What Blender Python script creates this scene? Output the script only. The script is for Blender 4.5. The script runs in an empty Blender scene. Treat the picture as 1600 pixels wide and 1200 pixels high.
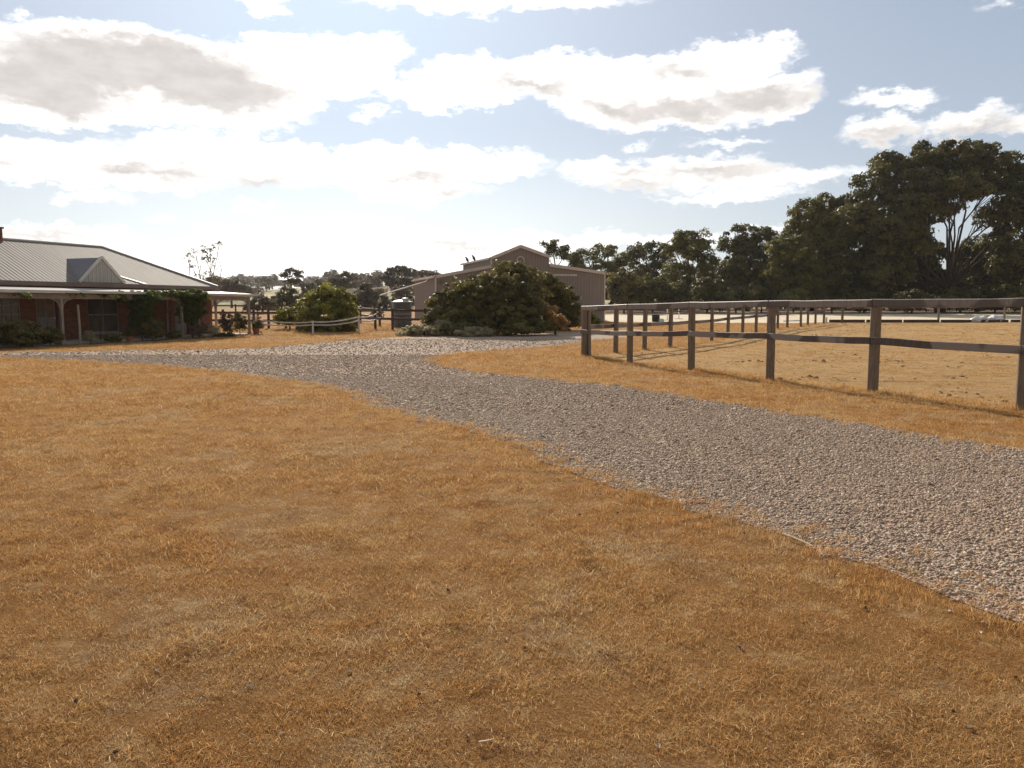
import bpy, bmesh, math, random
import numpy as np
from mathutils import Vector, noise
from mathutils.geometry import delaunay_2d_cdt, tessellate_polygon
R = math.radians
SC = bpy.context.scene
COL = SC.collection

# ------------------------------------------------------------------ camera
FPX, CX, CY, HOR = 1240.0, 800.0, 600.0, 478.0
CAMH = 1.6
PITCH = math.atan((CY - HOR) / FPX)
cam_d = bpy.data.cameras.new("camera")
cam_d.sensor_width = 36.0
cam_d.lens = FPX / 1600 * 36
cam_d.clip_end = 6000
cam_d.clip_start = 0.05
cam = bpy.data.objects.new("camera", cam_d)
COL.objects.link(cam)
cam.location = (0, 0, CAMH)
cam.rotation_euler = (math.pi / 2 - PITCH, 0, 0)
SC.camera = cam
FWD = Vector((0, math.cos(PITCH), -math.sin(PITCH)))
UP = Vector((0, math.sin(PITCH), math.cos(PITCH)))
RT = Vector((1, 0, 0))

def ray(px, py):
    return FWD * FPX + RT * (px - CX) + UP * (CY - py)

# ------------------------------------------------------------------ light
SUN_AZ, SUN_EL = -12.0, 27.0
SUN_DIR = Vector((math.sin(R(SUN_AZ)) * math.cos(R(SUN_EL)), math.cos(R(SUN_AZ)) * math.cos(R(SUN_EL)), math.sin(R(SUN_EL))))
sd = bpy.data.lights.new("sun", 'SUN')
sd.energy = 5.0
sd.angle = R(0.6)
sd.color = (1.0, 0.90, 0.76)
so = bpy.data.objects.new("sun", sd)
COL.objects.link(so)
so.rotation_euler = SUN_DIR.to_track_quat('Z', 'Y').to_euler()
SC.view_settings.view_transform = 'Standard'
SC.view_settings.look = 'None'
SC.view_settings.exposure = 0.37
SC.view_settings.gamma = 1.0
SC.render.engine = 'CYCLES'
SC.cycles.max_bounces = 6
SC.cycles.diffuse_bounces = 3
SC.cycles.transmission_bounces = 4
SC.cycles.transparent_max_bounces = 6

# ------------------------------------------------------------------ node helpers
class NT:
    def __init__(s, tree):
        s.t = tree; s.n = tree.nodes; s.l = tree.links
    def new(s, typ, **kw):
        nd = s.n.new(typ)
        for k, v in kw.items():
            setattr(nd, k, v)
        return nd
    def put(s, sock, v):
        if v is None: return
        if isinstance(v, bpy.types.NodeSocket): s.l.new(v, sock)
        elif isinstance(v, bpy.types.Node): s.l.new(v.outputs[0], sock)
        else: sock.default_value = v
    def math(s, op, a, b=None, c=None, clamp=False):
        nd = s.new('ShaderNodeMath', operation=op, use_clamp=clamp)
        s.put(nd.inputs[0], a); s.put(nd.inputs[1], b); s.put(nd.inputs[2], c)
        return nd.outputs[0]
    def vmath(s, op, a, b=None):
        nd = s.new('ShaderNodeVectorMath', operation=op)
        s.put(nd.inputs[0], a); s.put(nd.inputs[1], b)
        return nd.outputs['Value'] if op in ('LENGTH', 'DOT_PRODUCT') else nd.outputs[0]
    def mix(s, f, a, b, mode='MIX'):
        nd = s.new('ShaderNodeMix', data_type='RGBA', blend_type=mode)
        s.put(nd.inputs[0], f); s.put(nd.inputs[6], rgba(a)); s.put(nd.inputs[7], rgba(b))
        return nd.outputs[2]
    def noise(s, vec, scale, detail=4, rough=0.55, dist=0.0, out=0):
        nd = s.new('ShaderNodeTexNoise')
        s.put(nd.inputs['Vector'], vec)
        nd.inputs['Scale'].default_value = scale; nd.inputs['Detail'].default_value = detail
        nd.inputs['Roughness'].default_value = rough; nd.inputs['Distortion'].default_value = dist
        return nd.outputs[out]
    def ramp(s, f, lo, hi):
        nd = s.new('ShaderNodeMapRange', interpolation_type='SMOOTHSTEP')
        s.put(nd.inputs[0], f); nd.inputs[1].default_value = lo; nd.inputs[2].default_value = hi
        return nd.outputs[0]
    def bump(s, h, strength=0.5, dist=0.02):
        nd = s.new('ShaderNodeBump')
        nd.inputs['Strength'].default_value = strength; nd.inputs['Distance'].default_value = dist
        s.put(nd.inputs['Height'], h)
        return nd.outputs[0]

def rgba(c):
    return (*c, 1.0) if isinstance(c, tuple) and len(c) == 3 else c

MATS = {}
def newmat(name):
    m = bpy.data.materials.new(name); m.use_nodes = True
    m.node_tree.nodes.clear()
    t = NT(m.node_tree)
    out = t.new('ShaderNodeOutputMaterial')
    MATS[name] = m
    return m, t, out

def principled(t, out, col, rough=0.8, spec=0.3, metal=0.0, normal=None):
    b = t.new('ShaderNodeBsdfPrincipled')
    t.put(b.inputs['Base Color'], rgba(col)); t.put(b.inputs['Roughness'], rough)
    b.inputs['Specular IOR Level'].default_value = spec; t.put(b.inputs['Metallic'], metal)
    if normal is not None: t.put(b.inputs['Normal'], normal)
    t.l.new(b.outputs[0], out.inputs[0])
    return b

def simple(name, a, b=None, scale=3.0, rough=0.7, spec=0.3, metal=0.0, bump=0.0, bscale=40.0, stretch=(1, 1, 1), world=False):
    m, t, out = newmat(name)
    tc = t.new('ShaderNodeTexCoord')
    src = t.new('ShaderNodeNewGeometry').outputs['Position'] if world else tc.outputs['Object']
    v = t.vmath('MULTIPLY', src, stretch)
    f = t.ramp(t.noise(v, scale, 5, 0.6), 0.35, 0.65)
    col = t.mix(f, a, b if b else tuple(x * 0.8 for x in a))
    nrm = t.bump(t.noise(v, bscale, 4), bump, 0.02) if bump else None
    principled(t, out, col, rough, spec, metal, nrm)
    return m

# ------------------------------------------------------------------ sky
def build_world():
    w = bpy.data.worlds.new("World"); SC.world = w; w.use_nodes = True
    w.node_tree.nodes.clear()
    t = NT(w.node_tree)
    out = t.new('ShaderNodeOutputWorld')
    bg = t.new('ShaderNodeBackground')
    sky = t.new('ShaderNodeTexSky', sky_type='NISHITA')
    sky.sun_disc = False
    sky.sun_elevation = R(SUN_EL); sky.sun_rotation = R(SUN_AZ)
    sky.altitude = 100; sky.air_density = 1.0; sky.dust_density = 1.6; sky.ozone_density = 1.2
    gen = t.new('ShaderNodeTexCoord').outputs['Generated']
    sep = t.new('ShaderNodeSeparateXYZ'); t.put(sep.inputs[0], gen)
    az = t.math('MULTIPLY', t.math('ARCTAN2', sep.outputs[0], sep.outputs[1]), 57.2958)
    el = t.math('MULTIPLY', t.math('ARCSINE', sep.outputs[2]), 57.2958)
    uv = t.new('ShaderNodeCombineXYZ'); t.put(uv.inputs[0], az); t.put(uv.inputs[1], el)
    # domain warp gives the ragged cloud edges
    sv = t.vmath('MULTIPLY', uv.outputs[0], (1.0, 1.9, 1.0))
    n1 = t.noise(sv, 0.16, 2, 0.5, out=1)
    n2 = t.noise(sv, 0.62, 8, 0.60, out=1)
    w1 = t.vmath('MULTIPLY', t.vmath('SUBTRACT', n1, (0.5, 0.5, 0.5)), (3.0, 1.3, 0))
    w2 = t.vmath('MULTIPLY', t.vmath('SUBTRACT', n2, (0.5, 0.5, 0.5)), (4.2, 2.7, 0))
    p = t.vmath('ADD', t.vmath('ADD', uv.outputs[0], w1), w2)
    def blobs(lst):
        cur = None
        for (px, py, rx, ry) in lst:
            d = ray(px, py).normalized()
            u0 = math.degrees(math.atan2(d.x, d.y)); v0 = math.degrees(math.asin(d.z))
            ru = rx * 0.95 / FPX * 57.3 / (1 + ((px - 800) / FPX) ** 2)
            rv = ry * 0.86 / FPX * 57.3 / (1 + ((px - 800) / FPX) ** 2) ** .5
            q = t.vmath('MULTIPLY', t.vmath('SUBTRACT', p, (u0, v0, 0)), (1 / ru, 1 / rv, 0))
            ln = t.math('SUBTRACT', t.vmath('LENGTH', q), 1.0)
            ln = t.math('MULTIPLY', ln, rv)      # degrees outside the outline
            if cur is None: cur = ln
            else: cur = t.math('MINIMUM', cur, ln)
        return cur
    WHITE = [(200, 120, 300, 80), (40, 100, 190, 62), (480, 105, 130, 52), (585, 74, 58, 26), (300, 168, 200, 40), (410, 150, 105, 46),
             (60, 150, 190, 52), (410, 6, 46, 15), (700, 0, 140, 18), (860, 3, 120, 14),
             (712, 140, 120, 34), (860, 112, 110, 34), (770, 120, 120, 34), (1000, 130, 190, 44), (1150, 92, 100, 34), (1050, 172, 180, 30),
             (1200, 148, 100, 40), (950, 168, 80, 30), (580, 172, 30, 9),
             (150, 258, 250, 38), (430, 253, 210, 38), (600, 262, 140, 42), (720, 258, 140, 30), (300, 232, 110, 24), (650, 300, 110, 16),
             (0, 250, 110, 28), (160, 306, 48, 9), (398, 319, 24, 8), (98, 306, 18, 6), (380, 216, 28, 9), (322, 350, 12, 4), (252, 341, 12, 3),
             (1000, 270, 120, 26), (1100, 270, 140, 27), (1210, 276, 130, 20), (1140, 303, 110, 11), (950, 262, 70, 18), (1135, 221, 50, 7), (1005, 226, 10, 3),
             (1400, 156, 64, 17), (1380, 205, 62, 24), (1500, 193, 78, 25), (1590, 196, 60, 22), (1590, 0, 40, 7),
             (50, 368, 170, 20), (150, 385, 160, 14), (560, 410, 340, 40), (560, 362, 80, 30), (800, 378, 200, 17), (1000, 378, 170, 11), (1200, 362, 50, 9), (40, 22, 14, 5)]
    CORE = [(210, 105, 220, 46), (90, 142, 110, 40), (330, 140, 130, 38), (40, 120, 110, 38), (190, 262, 50, 14), (270, 272, 62, 13), (413, 282, 42, 13), (5, 248, 30, 9),
            (660, 277, 50, 9), (700, 300, 32, 8), (1050, 172, 115, 19), (1190, 152, 105, 20), (960, 166, 60, 15), (1070, 112, 50, 13),
            (830, 130, 75, 12), (1110, 268, 100, 13), (1530, 205, 60, 14), (1385, 212, 40, 12), (60, 367, 100, 8), (990, 262, 40, 9), (1000, 285, 60, 8), (700, 385, 90, 7)]
    dw = blobs(WHITE); dc = blobs(CORE)
    mask = t.math('SUBTRACT', 1.0, t.ramp(dw, -0.42, 0.22))
    # scattered clouds elsewhere in the sky, outside the part the photograph shows
    far = t.math('MAXIMUM', t.ramp(t.math('ABSOLUTE', az), 38, 46), t.ramp(el, 27, 33))
    gn = t.ramp(t.noise(t.vmath('MULTIPLY', uv.outputs[0], (1, 2.0, 1)), 0.07, 8, 0.58), 0.48, 0.62)
    mask = t.math('MAXIMUM', mask, t.math('MULTIPLY', far, gn))
    thick = t.math('SUBTRACT', 1.0, t.ramp(dc, -0.55, 0.75))
    # cosine to the sun
    cs = t.vmath('DOT_PRODUCT', gen, tuple(SUN_DIR))
    glow = t.math('POWER', t.math('MAXIMUM', cs, 0.0), 14.0)
    glow2 = t.math('POWER', t.math('MAXIMUM', cs, 0.0), 3.0)
    skyc = t.vmath('MULTIPLY', sky.outputs[0], (0.080, 0.080, 0.083))
    skyc = t.vmath('DIVIDE', skyc, t.vmath('ADD', (1.0, 1.0, 1.0), t.vmath('MULTIPLY', skyc, (1.45, 1.08, 0.74))))
    # thin haze that whitens the blue
    hz = t.math('MULTIPLY', t.math('SUBTRACT', 1.0, t.ramp(el, 0.0, 34.0)), 0.24)
    hz = t.math('ADD', hz, 0.20)
    skyc = t.mix(hz, skyc, (0.53, 0.60, 0.69))
    away = t.math('ADD', 0.50, t.math('MULTIPLY', t.ramp(cs, -0.25, 0.75), 0.50))
    sc_ = t.new('ShaderNodeVectorMath', operation='SCALE'); t.put(sc_.inputs[0], skyc); t.put(sc_.inputs[3], away); skyc = sc_.outputs[0]
    skyc = t.vmath('ADD', skyc, t.vmath('MULTIPLY', glow, (0.05, 0.055, 0.07)))
    hg = t.math('MULTIPLY', t.math('SUBTRACT', 1.0, t.ramp(el, 1.0, 13.0)), t.math('POWER', t.math('MAXIMUM', cs, 0.0), 9.0))
    skyc = t.vmath('ADD', skyc, t.vmath('MULTIPLY', hg, (0.62, 0.55, 0.38)))
    tex = t.noise(t.vmath('MULTIPLY', uv.outputs[0], (1, 2.2, 1)), 0.5, 7, 0.6)
    bright = t.math('MULTIPLY', t.math('ADD', 0.86, t.math('MULTIPLY', glow2, 0.55)), away)
    white = t.vmath('MULTIPLY', t.mix(t.ramp(tex, 0.35, 0.7), (1.0, 0.985, 0.96), (0.92, 0.90, 0.88)), (1, 1, 1))
    wv = t.new('ShaderNodeVectorMath', operation='SCALE'); t.put(wv.inputs[0], white); t.put(wv.inputs[3], bright)
    grey = t.mix(t.ramp(tex, 0.3, 0.7), (0.46, 0.43, 0.415), (0.58, 0.545, 0.525))
    cl = t.mix(t.math('MULTIPLY', thick, 0.92), wv.outputs[0], grey)
    fin = t.mix(mask, skyc, cl)
    t.put(bg.inputs[0], fin)
    bg.inputs[1].default_value = 1.0
    t.l.new(bg.outputs[0], out.inputs[0])
build_world()

# ------------------------------------------------------------------ object helpers
def tag(o, label=None, cat=None, group=None, kind=None):
    if label: o['label'] = label
    if cat: o['category'] = cat
    if group: o['group'] = group
    if kind: o['kind'] = kind
    return o

def empty(name, loc, label, cat, group=None, rz=0.0):
    o = bpy.data.objects.new(name, None)
    COL.objects.link(o); o.location = loc; o.rotation_euler = (0, 0, rz)
    o.empty_display_size = 0.2
    return tag(o, label, cat, group)

def child_of(o, parent):
    if parent is not None: o.parent = parent
    return o

def raw_mesh(name, verts, faces, mat=None, tint=None, smooth=False):
    """verts (N,3), faces (M,k) arrays with a single k."""
    verts = np.asarray(verts, dtype=np.float32); faces = np.asarray(faces, dtype=np.int32)
    me = bpy.data.meshes.new(name)
    me.vertices.add(len(verts)); me.vertices.foreach_set('co', verts.ravel())
    k = faces.shape[1]
    me.loops.add(faces.size); me.loops.foreach_set('vertex_index', faces.ravel())
    me.polygons.add(len(faces))
    me.polygons.foreach_set('loop_start', np.arange(0, faces.size, k, dtype=np.int32))
    me.polygons.foreach_set('loop_total', np.full(len(faces), k, dtype=np.int32))
    if tint is not None:
        a = me.attributes.new('tint', 'FLOAT', 'FACE'); a.data.foreach_set('value', np.asarray(tint, dtype=np.float32))
    me.update(calc_edges=True)
    if smooth: me.polygons.foreach_set('use_smooth', np.ones(len(faces), dtype=bool))
    if mat: me.materials.append(mat)
    return me

def link(me, name, parent=None, loc=None):
    o = bpy.data.objects.new(name, me); COL.objects.link(o)
    if parent is not None: o.parent = parent
    if loc is not None: o.location = loc
    return o

class MB:
    """collects simple shapes into one mesh object"""
    def __init__(s): s.v = []; s.f = []
    def add(s, vs, fs):
        b = len(s.v); s.v += [tuple(v) for v in vs]; s.f += [tuple(b + i for i in f) for f in fs]
    def box(s, x0, x1, y0, y1, z0, z1):
        s.add([(x0, y0, z0), (x1, y0, z0), (x1, y1, z0), (x0, y1, z0), (x0, y0, z1), (x1, y0, z1), (x1, y1, z1), (x0, y1, z1)],
              [(3, 2, 1, 0), (4, 5, 6, 7), (0, 1, 5, 4), (1, 2, 6, 5), (2, 3, 7, 6), (3, 0, 4, 7)])
    def beam(s, a, b, w, h, up=(0, 0, 1)):
        """square-section beam from a to b, w across, h along up"""
        a = Vector(a); b = Vector(b); d = (b - a).normalized(); u = Vector(up)
        r = d.cross(u).normalized(); u = r.cross(d).normalized()
        c = []
        for p in (a, b):
            for i, j in ((-1, -1), (1, -1), (1, 1), (-1, 1)): c.append(p + r * (w / 2 * i) + u * (h / 2 * j))
        s.add(c, [(3, 2, 1, 0), (4, 5, 6, 7), (0, 1, 5, 4), (1, 2, 6, 5), (2, 3, 7, 6), (3, 0, 4, 7)])
    def tube(s, pts, rad, n=8, cap=True):
        pts = [Vector(p) for p in pts]
        if not hasattr(rad, '__len__'): rad = [rad] * len(pts)
        b = len(s.v)
        for i, p in enumerate(pts):
            d = (pts[min(i + 1, len(pts) - 1)] - pts[max(i - 1, 0)]).normalized()
            u = Vector((0, 0, 1)) if abs(d.z) < 0.9 else Vector((1, 0, 0))
            r = d.cross(u).normalized(); u = r.cross(d)
            for k in range(n):
                a = 2 * math.pi * k / n
                s.v.append(tuple(p + (r * math.cos(a) + u * math.sin(a)) * rad[i]))
        for i in range(len(pts) - 1):
            for k in range(n):
                k2 = (k + 1) % n
                s.f.append((b + i * n + k, b + i * n + k2, b + (i + 1) * n + k2, b + (i + 1) * n + k))
        if cap:
            s.f.append(tuple(b + k for k in range(n))[::-1]); s.f.append(tuple(b + (len(pts) - 1) * n + k for k in range(n)))
    def lathe(s, prof, c=(0, 0, 0), n=32):
        b = len(s.v)
        for r, z in prof:
            for k in range(n):
                a = 2 * math.pi * k / n
                s.v.append((c[0] + r * math.cos(a), c[1] + r * math.sin(a), c[2] + z))
        for i in range(len(prof) - 1):
            for k in range(n):
                k2 = (k + 1) % n
                s.f.append((b + i * n + k, b + i * n + k2, b + (i + 1) * n + k2, b + (i + 1) * n + k))
    def prism(s, poly, d):
        """poly: list of 3-D points (planar), extruded by vector d"""
        n = len(poly); d = Vector(d)
        p = [Vector(q) for q in poly]
        s.add([*p, *[q + d for q in p]], [tuple(range(n))[::-1], tuple(range(n, 2 * n))] + [(i, (i + 1) % n, n + (i + 1) % n, n + i) for i in range(n)])
    def build(s, name, mat, parent=None, off=(0, 0, 0), bevel=0.0, smooth=False):
        me = bpy.data.meshes.new(name)
        o = Vector(off)
        me.from_pydata([Vector(v) - o for v in s.v], [], s.f)
        bm = bmesh.new(); bm.from_mesh(me)
        bmesh.ops.recalc_face_normals(bm, faces=bm.faces)
        if bevel:
            bmesh.ops.bevel(bm, geom=[e for e in bm.edges if len(e.link_faces) == 2 and e.calc_face_angle(0) > 0.5], offset=bevel, segments=1, affect='EDGES', clamp_overlap=True)
        bm.to_mesh(me); bm.free()
        if smooth: me.polygons.foreach_set('use_smooth', [True] * len(me.polygons))
        me.materials.append(mat)
        return link(me, name, parent)

def copy_tree(o, parent=None):
    c = o.copy(); COL.objects.link(c)
    if parent is not None: c.parent = parent
    for ch in [x for x in KIDS.get(o.name, [])]:
        copy_tree(ch, c)
    return c
KIDS = {}
def index_kids():
    KIDS.clear()
    for o in bpy.data.objects:
        if o.parent: KIDS.setdefault(o.parent.name, []).append(o)

# ------------------------------------------------------------------ terrain
def sstep(x, a, b):
    t = min(1.0, max(0.0, (x - a) / (b - a))); return t * t * (3 - 2 * t)
def terr(x, y):
    if y < 35: return 0.0
    z = 0.011 * (min(y, 140) - 35)
    if y > 140:
        side = 1.0 - 0.45 * sstep(x, 0, 300)
        z += sstep(y, 170, 620) * (15.5 + 2.2 * math.sin(x / 60.0 + 1.0) + 1.3 * math.sin(x / 23.0)) * side
    return z
def G(px, py):
    """ground point seen at a pixel of the photograph"""
    d = ray(px, py); lo, hi = 0.5, 900.0
    f = lambda y: CAMH + d.z / d.y * y - terr(d.x / d.y * y, y)
    if f(hi) > 0: hi = 900
    for _ in range(50):
        m = (lo + hi) / 2
        if f(m) > 0: lo = m
        else: hi = m
    y = (lo + hi) / 2
    x = d.x / d.y * y
    return Vector((x, y, terr(x, y)))
def atY(px, py, Y):
    d = ray(px, py); k = Y / d.y
    return Vector((d.x * k, Y, CAMH + d.z * k))
def base(px, Y):
    p = atY(px, HOR, Y); return Vector((p.x, Y, terr(p.x, Y)))

# ------------------------------------------------------------------ materials of the land
def mat_grass_ground():
    m, t, out = newmat('dry_grass_ground')
    P = t.new('ShaderNodeNewGeometry').outputs['Position']
    big = t.noise(P, 0.35, 5, 0.6, 0.3); mid = t.noise(P, 2.2, 6, 0.65); fine = t.noise(P, 60, 8, 0.82)
    pale = t.noise(t.vmath('ADD', P, (31, 7, 0)), 0.8, 6, 0.65, 0.6)
    col = t.mix(t.ramp(big, 0.35, 0.65), (0.46, 0.25, 0.092), (0.53, 0.315, 0.13))
    col = t.mix(t.math('MULTIPLY', t.ramp(mid, 0.45, 0.75), 0.6), col, (0.34, 0.18, 0.07))
    col = t.mix(t.math('MULTIPLY', t.math('MULTIPLY', t.ramp(pale, 0.50, 0.64), t.ramp(t.noise(P, 9.0, 5, 0.7), 0.35, 0.6)), 0.75), col, (0.58, 0.46, 0.29))
    col = t.mix(t.math('MULTIPLY', t.ramp(fine, 0.40, 0.60), 0.7), (0.21, 0.095, 0.03), col)
    sep = t.new('ShaderNodeSeparateXYZ'); t.put(sep.inputs[0], P)
    pt = t.noise(P, 3.1, 9, 0.74, 0.15)
    col = t.mix(t.math('MULTIPLY', t.ramp(pt, 0.52, 0.66), 0.45), col, (0.60, 0.42, 0.22))
    col = t.mix(t.math('MULTIPLY', t.math('SUBTRACT', 1.0, t.ramp(pt, 0.34, 0.47)), 0.5), col, (0.28, 0.14, 0.05))
    col = t.mix(t.math('MULTIPLY', t.ramp(t.noise(P, 1.7, 7, 0.72, 0.5), 0.60, 0.70), 0.55), col, (0.22, 0.125, 0.055))
    fr = t.ramp(sep.outputs[1], 90, 260)
    farc = t.mix(t.ramp(t.noise(P, 0.02, 5, 0.6, 1.0), 0.42, 0.58), (0.16, 0.15, 0.07), (0.46, 0.37, 0.21))
    col = t.mix(fr, col, farc)
    b = principled(t, out, col, 0.95, 0.05, 0, t.bump(t.math('ADD', t.math('MULTIPLY', mid, 0.8), fine), 0.9, 0.03))
    return m
def mat_gravel_base():
    m, t, out = newmat('gravel_base')
    P = t.new('ShaderNodeNewGeometry').outputs['Position']
    v = t.new('ShaderNodeTexVoronoi', feature='F1'); t.put(v.inputs['Vector'], P); v.inputs['Scale'].default_value = 26
    v2 = t.new('ShaderNodeTexVoronoi', feature='F1'); t.put(v2.inputs['Vector'], P); v2.inputs['Scale'].default_value = 9
    sc = t.new('ShaderNodeSeparateColor'); t.put(sc.inputs[0], v.outputs['Color'])
    sc2 = t.new('ShaderNodeSeparateColor'); t.put(sc2.inputs[0], v2.outputs['Color'])
    col = t.mix(sc.outputs[0], (0.21, 0.155, 0.115), (0.47, 0.385, 0.30))
    col = t.mix(t.ramp(sc.outputs[1], 0.7, 0.95), col, (0.42, 0.25, 0.20))
    col = t.mix(t.math('MULTIPLY', sc2.outputs[0], 0.35), col, (0.52, 0.43, 0.33))
    sand = t.ramp(t.noise(P, 0.7, 5, 0.6, 0.5), 0.50, 0.68)
    col = t.mix(t.math('MULTIPLY', sand, 0.35), col, (0.36, 0.26, 0.19))
    h = t.math('ADD', t.math('SUBTRACT', 1.0, v.outputs['Distance']), t.math('MULTIPLY', t.math('SUBTRACT', 1.0, v2.outputs['Distance']), 0.6))
    at = t.new('ShaderNodeAttribute', attribute_name='track')
    col = t.mix(t.math('MULTIPLY', at.outputs['Fac'], 0.8), col, (0.34, 0.235, 0.165))
    principled(t, out, col, 0.9, 0.03, 0, t.bump(h, 0.6, 0.015))
    return m
def mat_paddock():
    m, t, out = newmat('paddock_soil')
    P = t.new('ShaderNodeNewGeometry').outputs['Position']
    a = t.noise(P, 0.5, 5, 0.6, 0.4); b = t.noise(P, 3.5, 7, 0.7, 0.4); c = t.noise(P, 25, 6, 0.75)
    col = t.mix(t.ramp(a, 0.35, 0.65), (0.44, 0.275, 0.125), (0.50, 0.325, 0.150))
    col = t.mix(t.math('MULTIPLY', t.ramp(b, 0.52, 0.72), 0.55), col, (0.22, 0.125, 0.075))
    col = t.mix(t.math('MULTIPLY', t.ramp(c, 0.5, 0.7), 0.4), col, (0.52, 0.39, 0.23))
    mk = t.noise(t.vmath('MULTIPLY', P, (0.8, 1.7, 1)), 1.1, 8, 0.74, 0.6)
    rg = t.ramp(t.noise(P, 0.13, 3, 0.5), 0.42, 0.56)
    col = t.mix(t.math('MULTIPLY', t.math('MULTIPLY', t.ramp(mk, 0.52, 0.62), rg), 0.8), col, (0.17, 0.095, 0.055))
    principled(t, out, col, 0.95, 0.05, 0, t.bump(t.math('ADD', t.math('ADD', b, t.math('MULTIPLY', c, 0.5)), mk), 1.0, 0.09))
    return m
M_GROUND = mat_grass_ground(); M_GRAVEL = mat_gravel_base(); M_PADDOCK = mat_paddock()
M_SAND = simple('arena_sand', (0.66, 0.57, 0.42), (0.58, 0.49, 0.35), 0.3, 0.95, 0.1, bump=0.4, bscale=8, world=True)
M_SHADEMULCH = simple('shaded_mulch', (0.07, 0.045, 0.03), (0.12, 0.08, 0.05), 4, 0.95, 0.1, bump=0.8, bscale=30, world=True)

# ------------------------------------------------------------------ ground sheet
def build_ground():
    ys = sorted(set([-30, -10, 0, 10, 20, 30, 35] + list(range(45, 141, 15)) + [140] + list(range(150, 700, 18)) + [760, 900, 1200, 1800, 3000]))
    xs = sorted(set(list(range(-400, 401, 12)) + [-3000, -1800, -1000, -600, 600, 1000, 1800, 3000]))
    V = [(x, y, terr(x, y)) for y in ys for x in xs]
    n = len(xs)
    F = [(j * n + i, j * n + i + 1, (j + 1) * n + i + 1, (j + 1) * n + i) for j in range(len(ys) - 1) for i in range(n - 1)]
    o = link(raw_mesh('ground', V, F, M_GROUND), 'ground'); tag(o, kind='structure')
build_ground()

def inside(poly, x, y):
    """vectorised point in polygon"""
    x = np.asarray(x); y = np.asarray(y); c = np.zeros(x.shape, bool)
    n = len(poly)
    for i in range(n):
        x0, y0 = poly[i]; x1, y1 = poly[(i + 1) % n]
        if y0 == y1: continue
        k = ((y0 > y) != (y1 > y)) & (x < (x1 - x0) * (y - y0) / (y1 - y0) + x0)
        c ^= k
    return c

def wobble(poly, step=0.35, amp=0.10, seed=0.0):
    out = []
    n = len(poly)
    for i in range(n):
        a = Vector(poly[i]); b = Vector(poly[(i + 1) % n]); L = (b - a).length
        k = max(1, min(80, int(L / step)))
        nr = Vector((-(b - a).y, (b - a).x)); nr = nr.normalized() if nr.length else nr
        for j in range(k):
            p = a.lerp(b, j / k)
            w = noise.noise(Vector((p.x * 1.3, p.y * 1.3, seed))) * amp + noise.noise(Vector((p.x * 4, p.y * 4, seed + 9))) * amp * 0.6
            out.append((p.x + nr.x * w, p.y + nr.y * w))
    return out

def sheet(name, poly, mat, lift, kind='structure', step=2.5):
    """a sheet draped on the land, a few millimetres above it"""
    xs = [p[0] for p in poly]; ys = [p[1] for p in poly]
    pts = [Vector(p) for p in poly]
    # cut at the lines where the land folds so that the sheet follows it exactly
    extra = []
    gy = [35.0] + [float(v) for v in range(45, 141, 15)]
    for Y in gy:
        for i in range(len(poly)):
            a, b = poly[i], poly[(i + 1) % len(poly)]
            if (a[1] - Y) * (b[1] - Y) < 0:
                u = (Y - a[1]) / (b[1] - a[1]); extra.append((a[0] + (b[0] - a[0]) * u, Y))
    P = np.array(poly)
    gx, gyy = np.meshgrid(np.arange(min(xs), max(xs), step), np.array(sorted(set(list(np.arange(min(ys), max(ys), step)) + [g for g in gy if min(ys) < g < max(ys)]))))
    gx = gx.ravel(); gyy = gyy.ravel(); k = inside(poly, gx, gyy)
    grid = [Vector((a, b)) for a, b in zip(gx[k], gyy[k])]
    allp = pts + grid + [Vector(e) for e in extra]
    r = delaunay_2d_cdt(allp, [], [list(range(len(pts)))], 1, 1e-4)
    V = [(v.x, v.y, terr(v.x, v.y) + lift) for v in r[0]]
    me = bpy.data.meshes.new(name); me.from_pydata(V, [], [tuple(f) for f in r[2]])
    bm = bmesh.new(); bm.from_mesh(me); bmesh.ops.recalc_face_normals(bm, faces=bm.faces)
    if sum(f.normal.z for f in bm.faces) < 0: bmesh.ops.reverse_faces(bm, faces=bm.faces)
    bm.to_mesh(me); bm.free()
    me.materials.append(mat)
    o = link(me, name); tag(o, kind=kind)
    return o

def gp(lst): return [(G(px, py).x, G(px, py).y) for px, py in lst]
DRIVE_LOW = [(1600, 984), (1500, 940), (1390, 903), (1290, 868), (1180, 828), (1090, 798), (1000, 773), (900, 738), (830, 703), (740, 676),
             (640, 652), (560, 624), (520, 608), (430, 594), (330, 580), (200, 570), (60, 563), (0, 560), (-200, 553)]
DRIVE_UP = [(-200, 551), (0, 551), (100, 549), (200, 547), (300, 546), (400, 544), (500, 535), (560, 530), (640, 526), (760, 524), (900, 518), (1000, 514)]
DRIVE_BACK = [(1040, 520), (940, 533), (880, 541), (800, 547), (735, 551), (692, 556), (680, 562), (695, 571), (750, 581), (850, 591), (1000, 607), (1200, 639), (1400, 670), (1600, 699), (1800, 735)]
near_low = G(1600, 984)
DRIVE = gp(DRIVE_BACK) + [(9.5, 5.0), (7.0, 2.6), (4.3, 3.4)] + gp(DRIVE_LOW[:]) + gp(DRIVE_UP)
DRIVE = wobble(DRIVE, 0.22, 0.26, 3.0)
TRACKS = [gp([(1750, 790), (1450, 712), (1200, 672), (1000, 632), (850, 603), (700, 580), (560, 562), (400, 553), (200, 552)]),
          gp([(1800, 905), (1400, 782), (1200, 728), (1000, 680), (850, 642), (700, 608), (560, 582), (400, 564)])]
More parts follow.
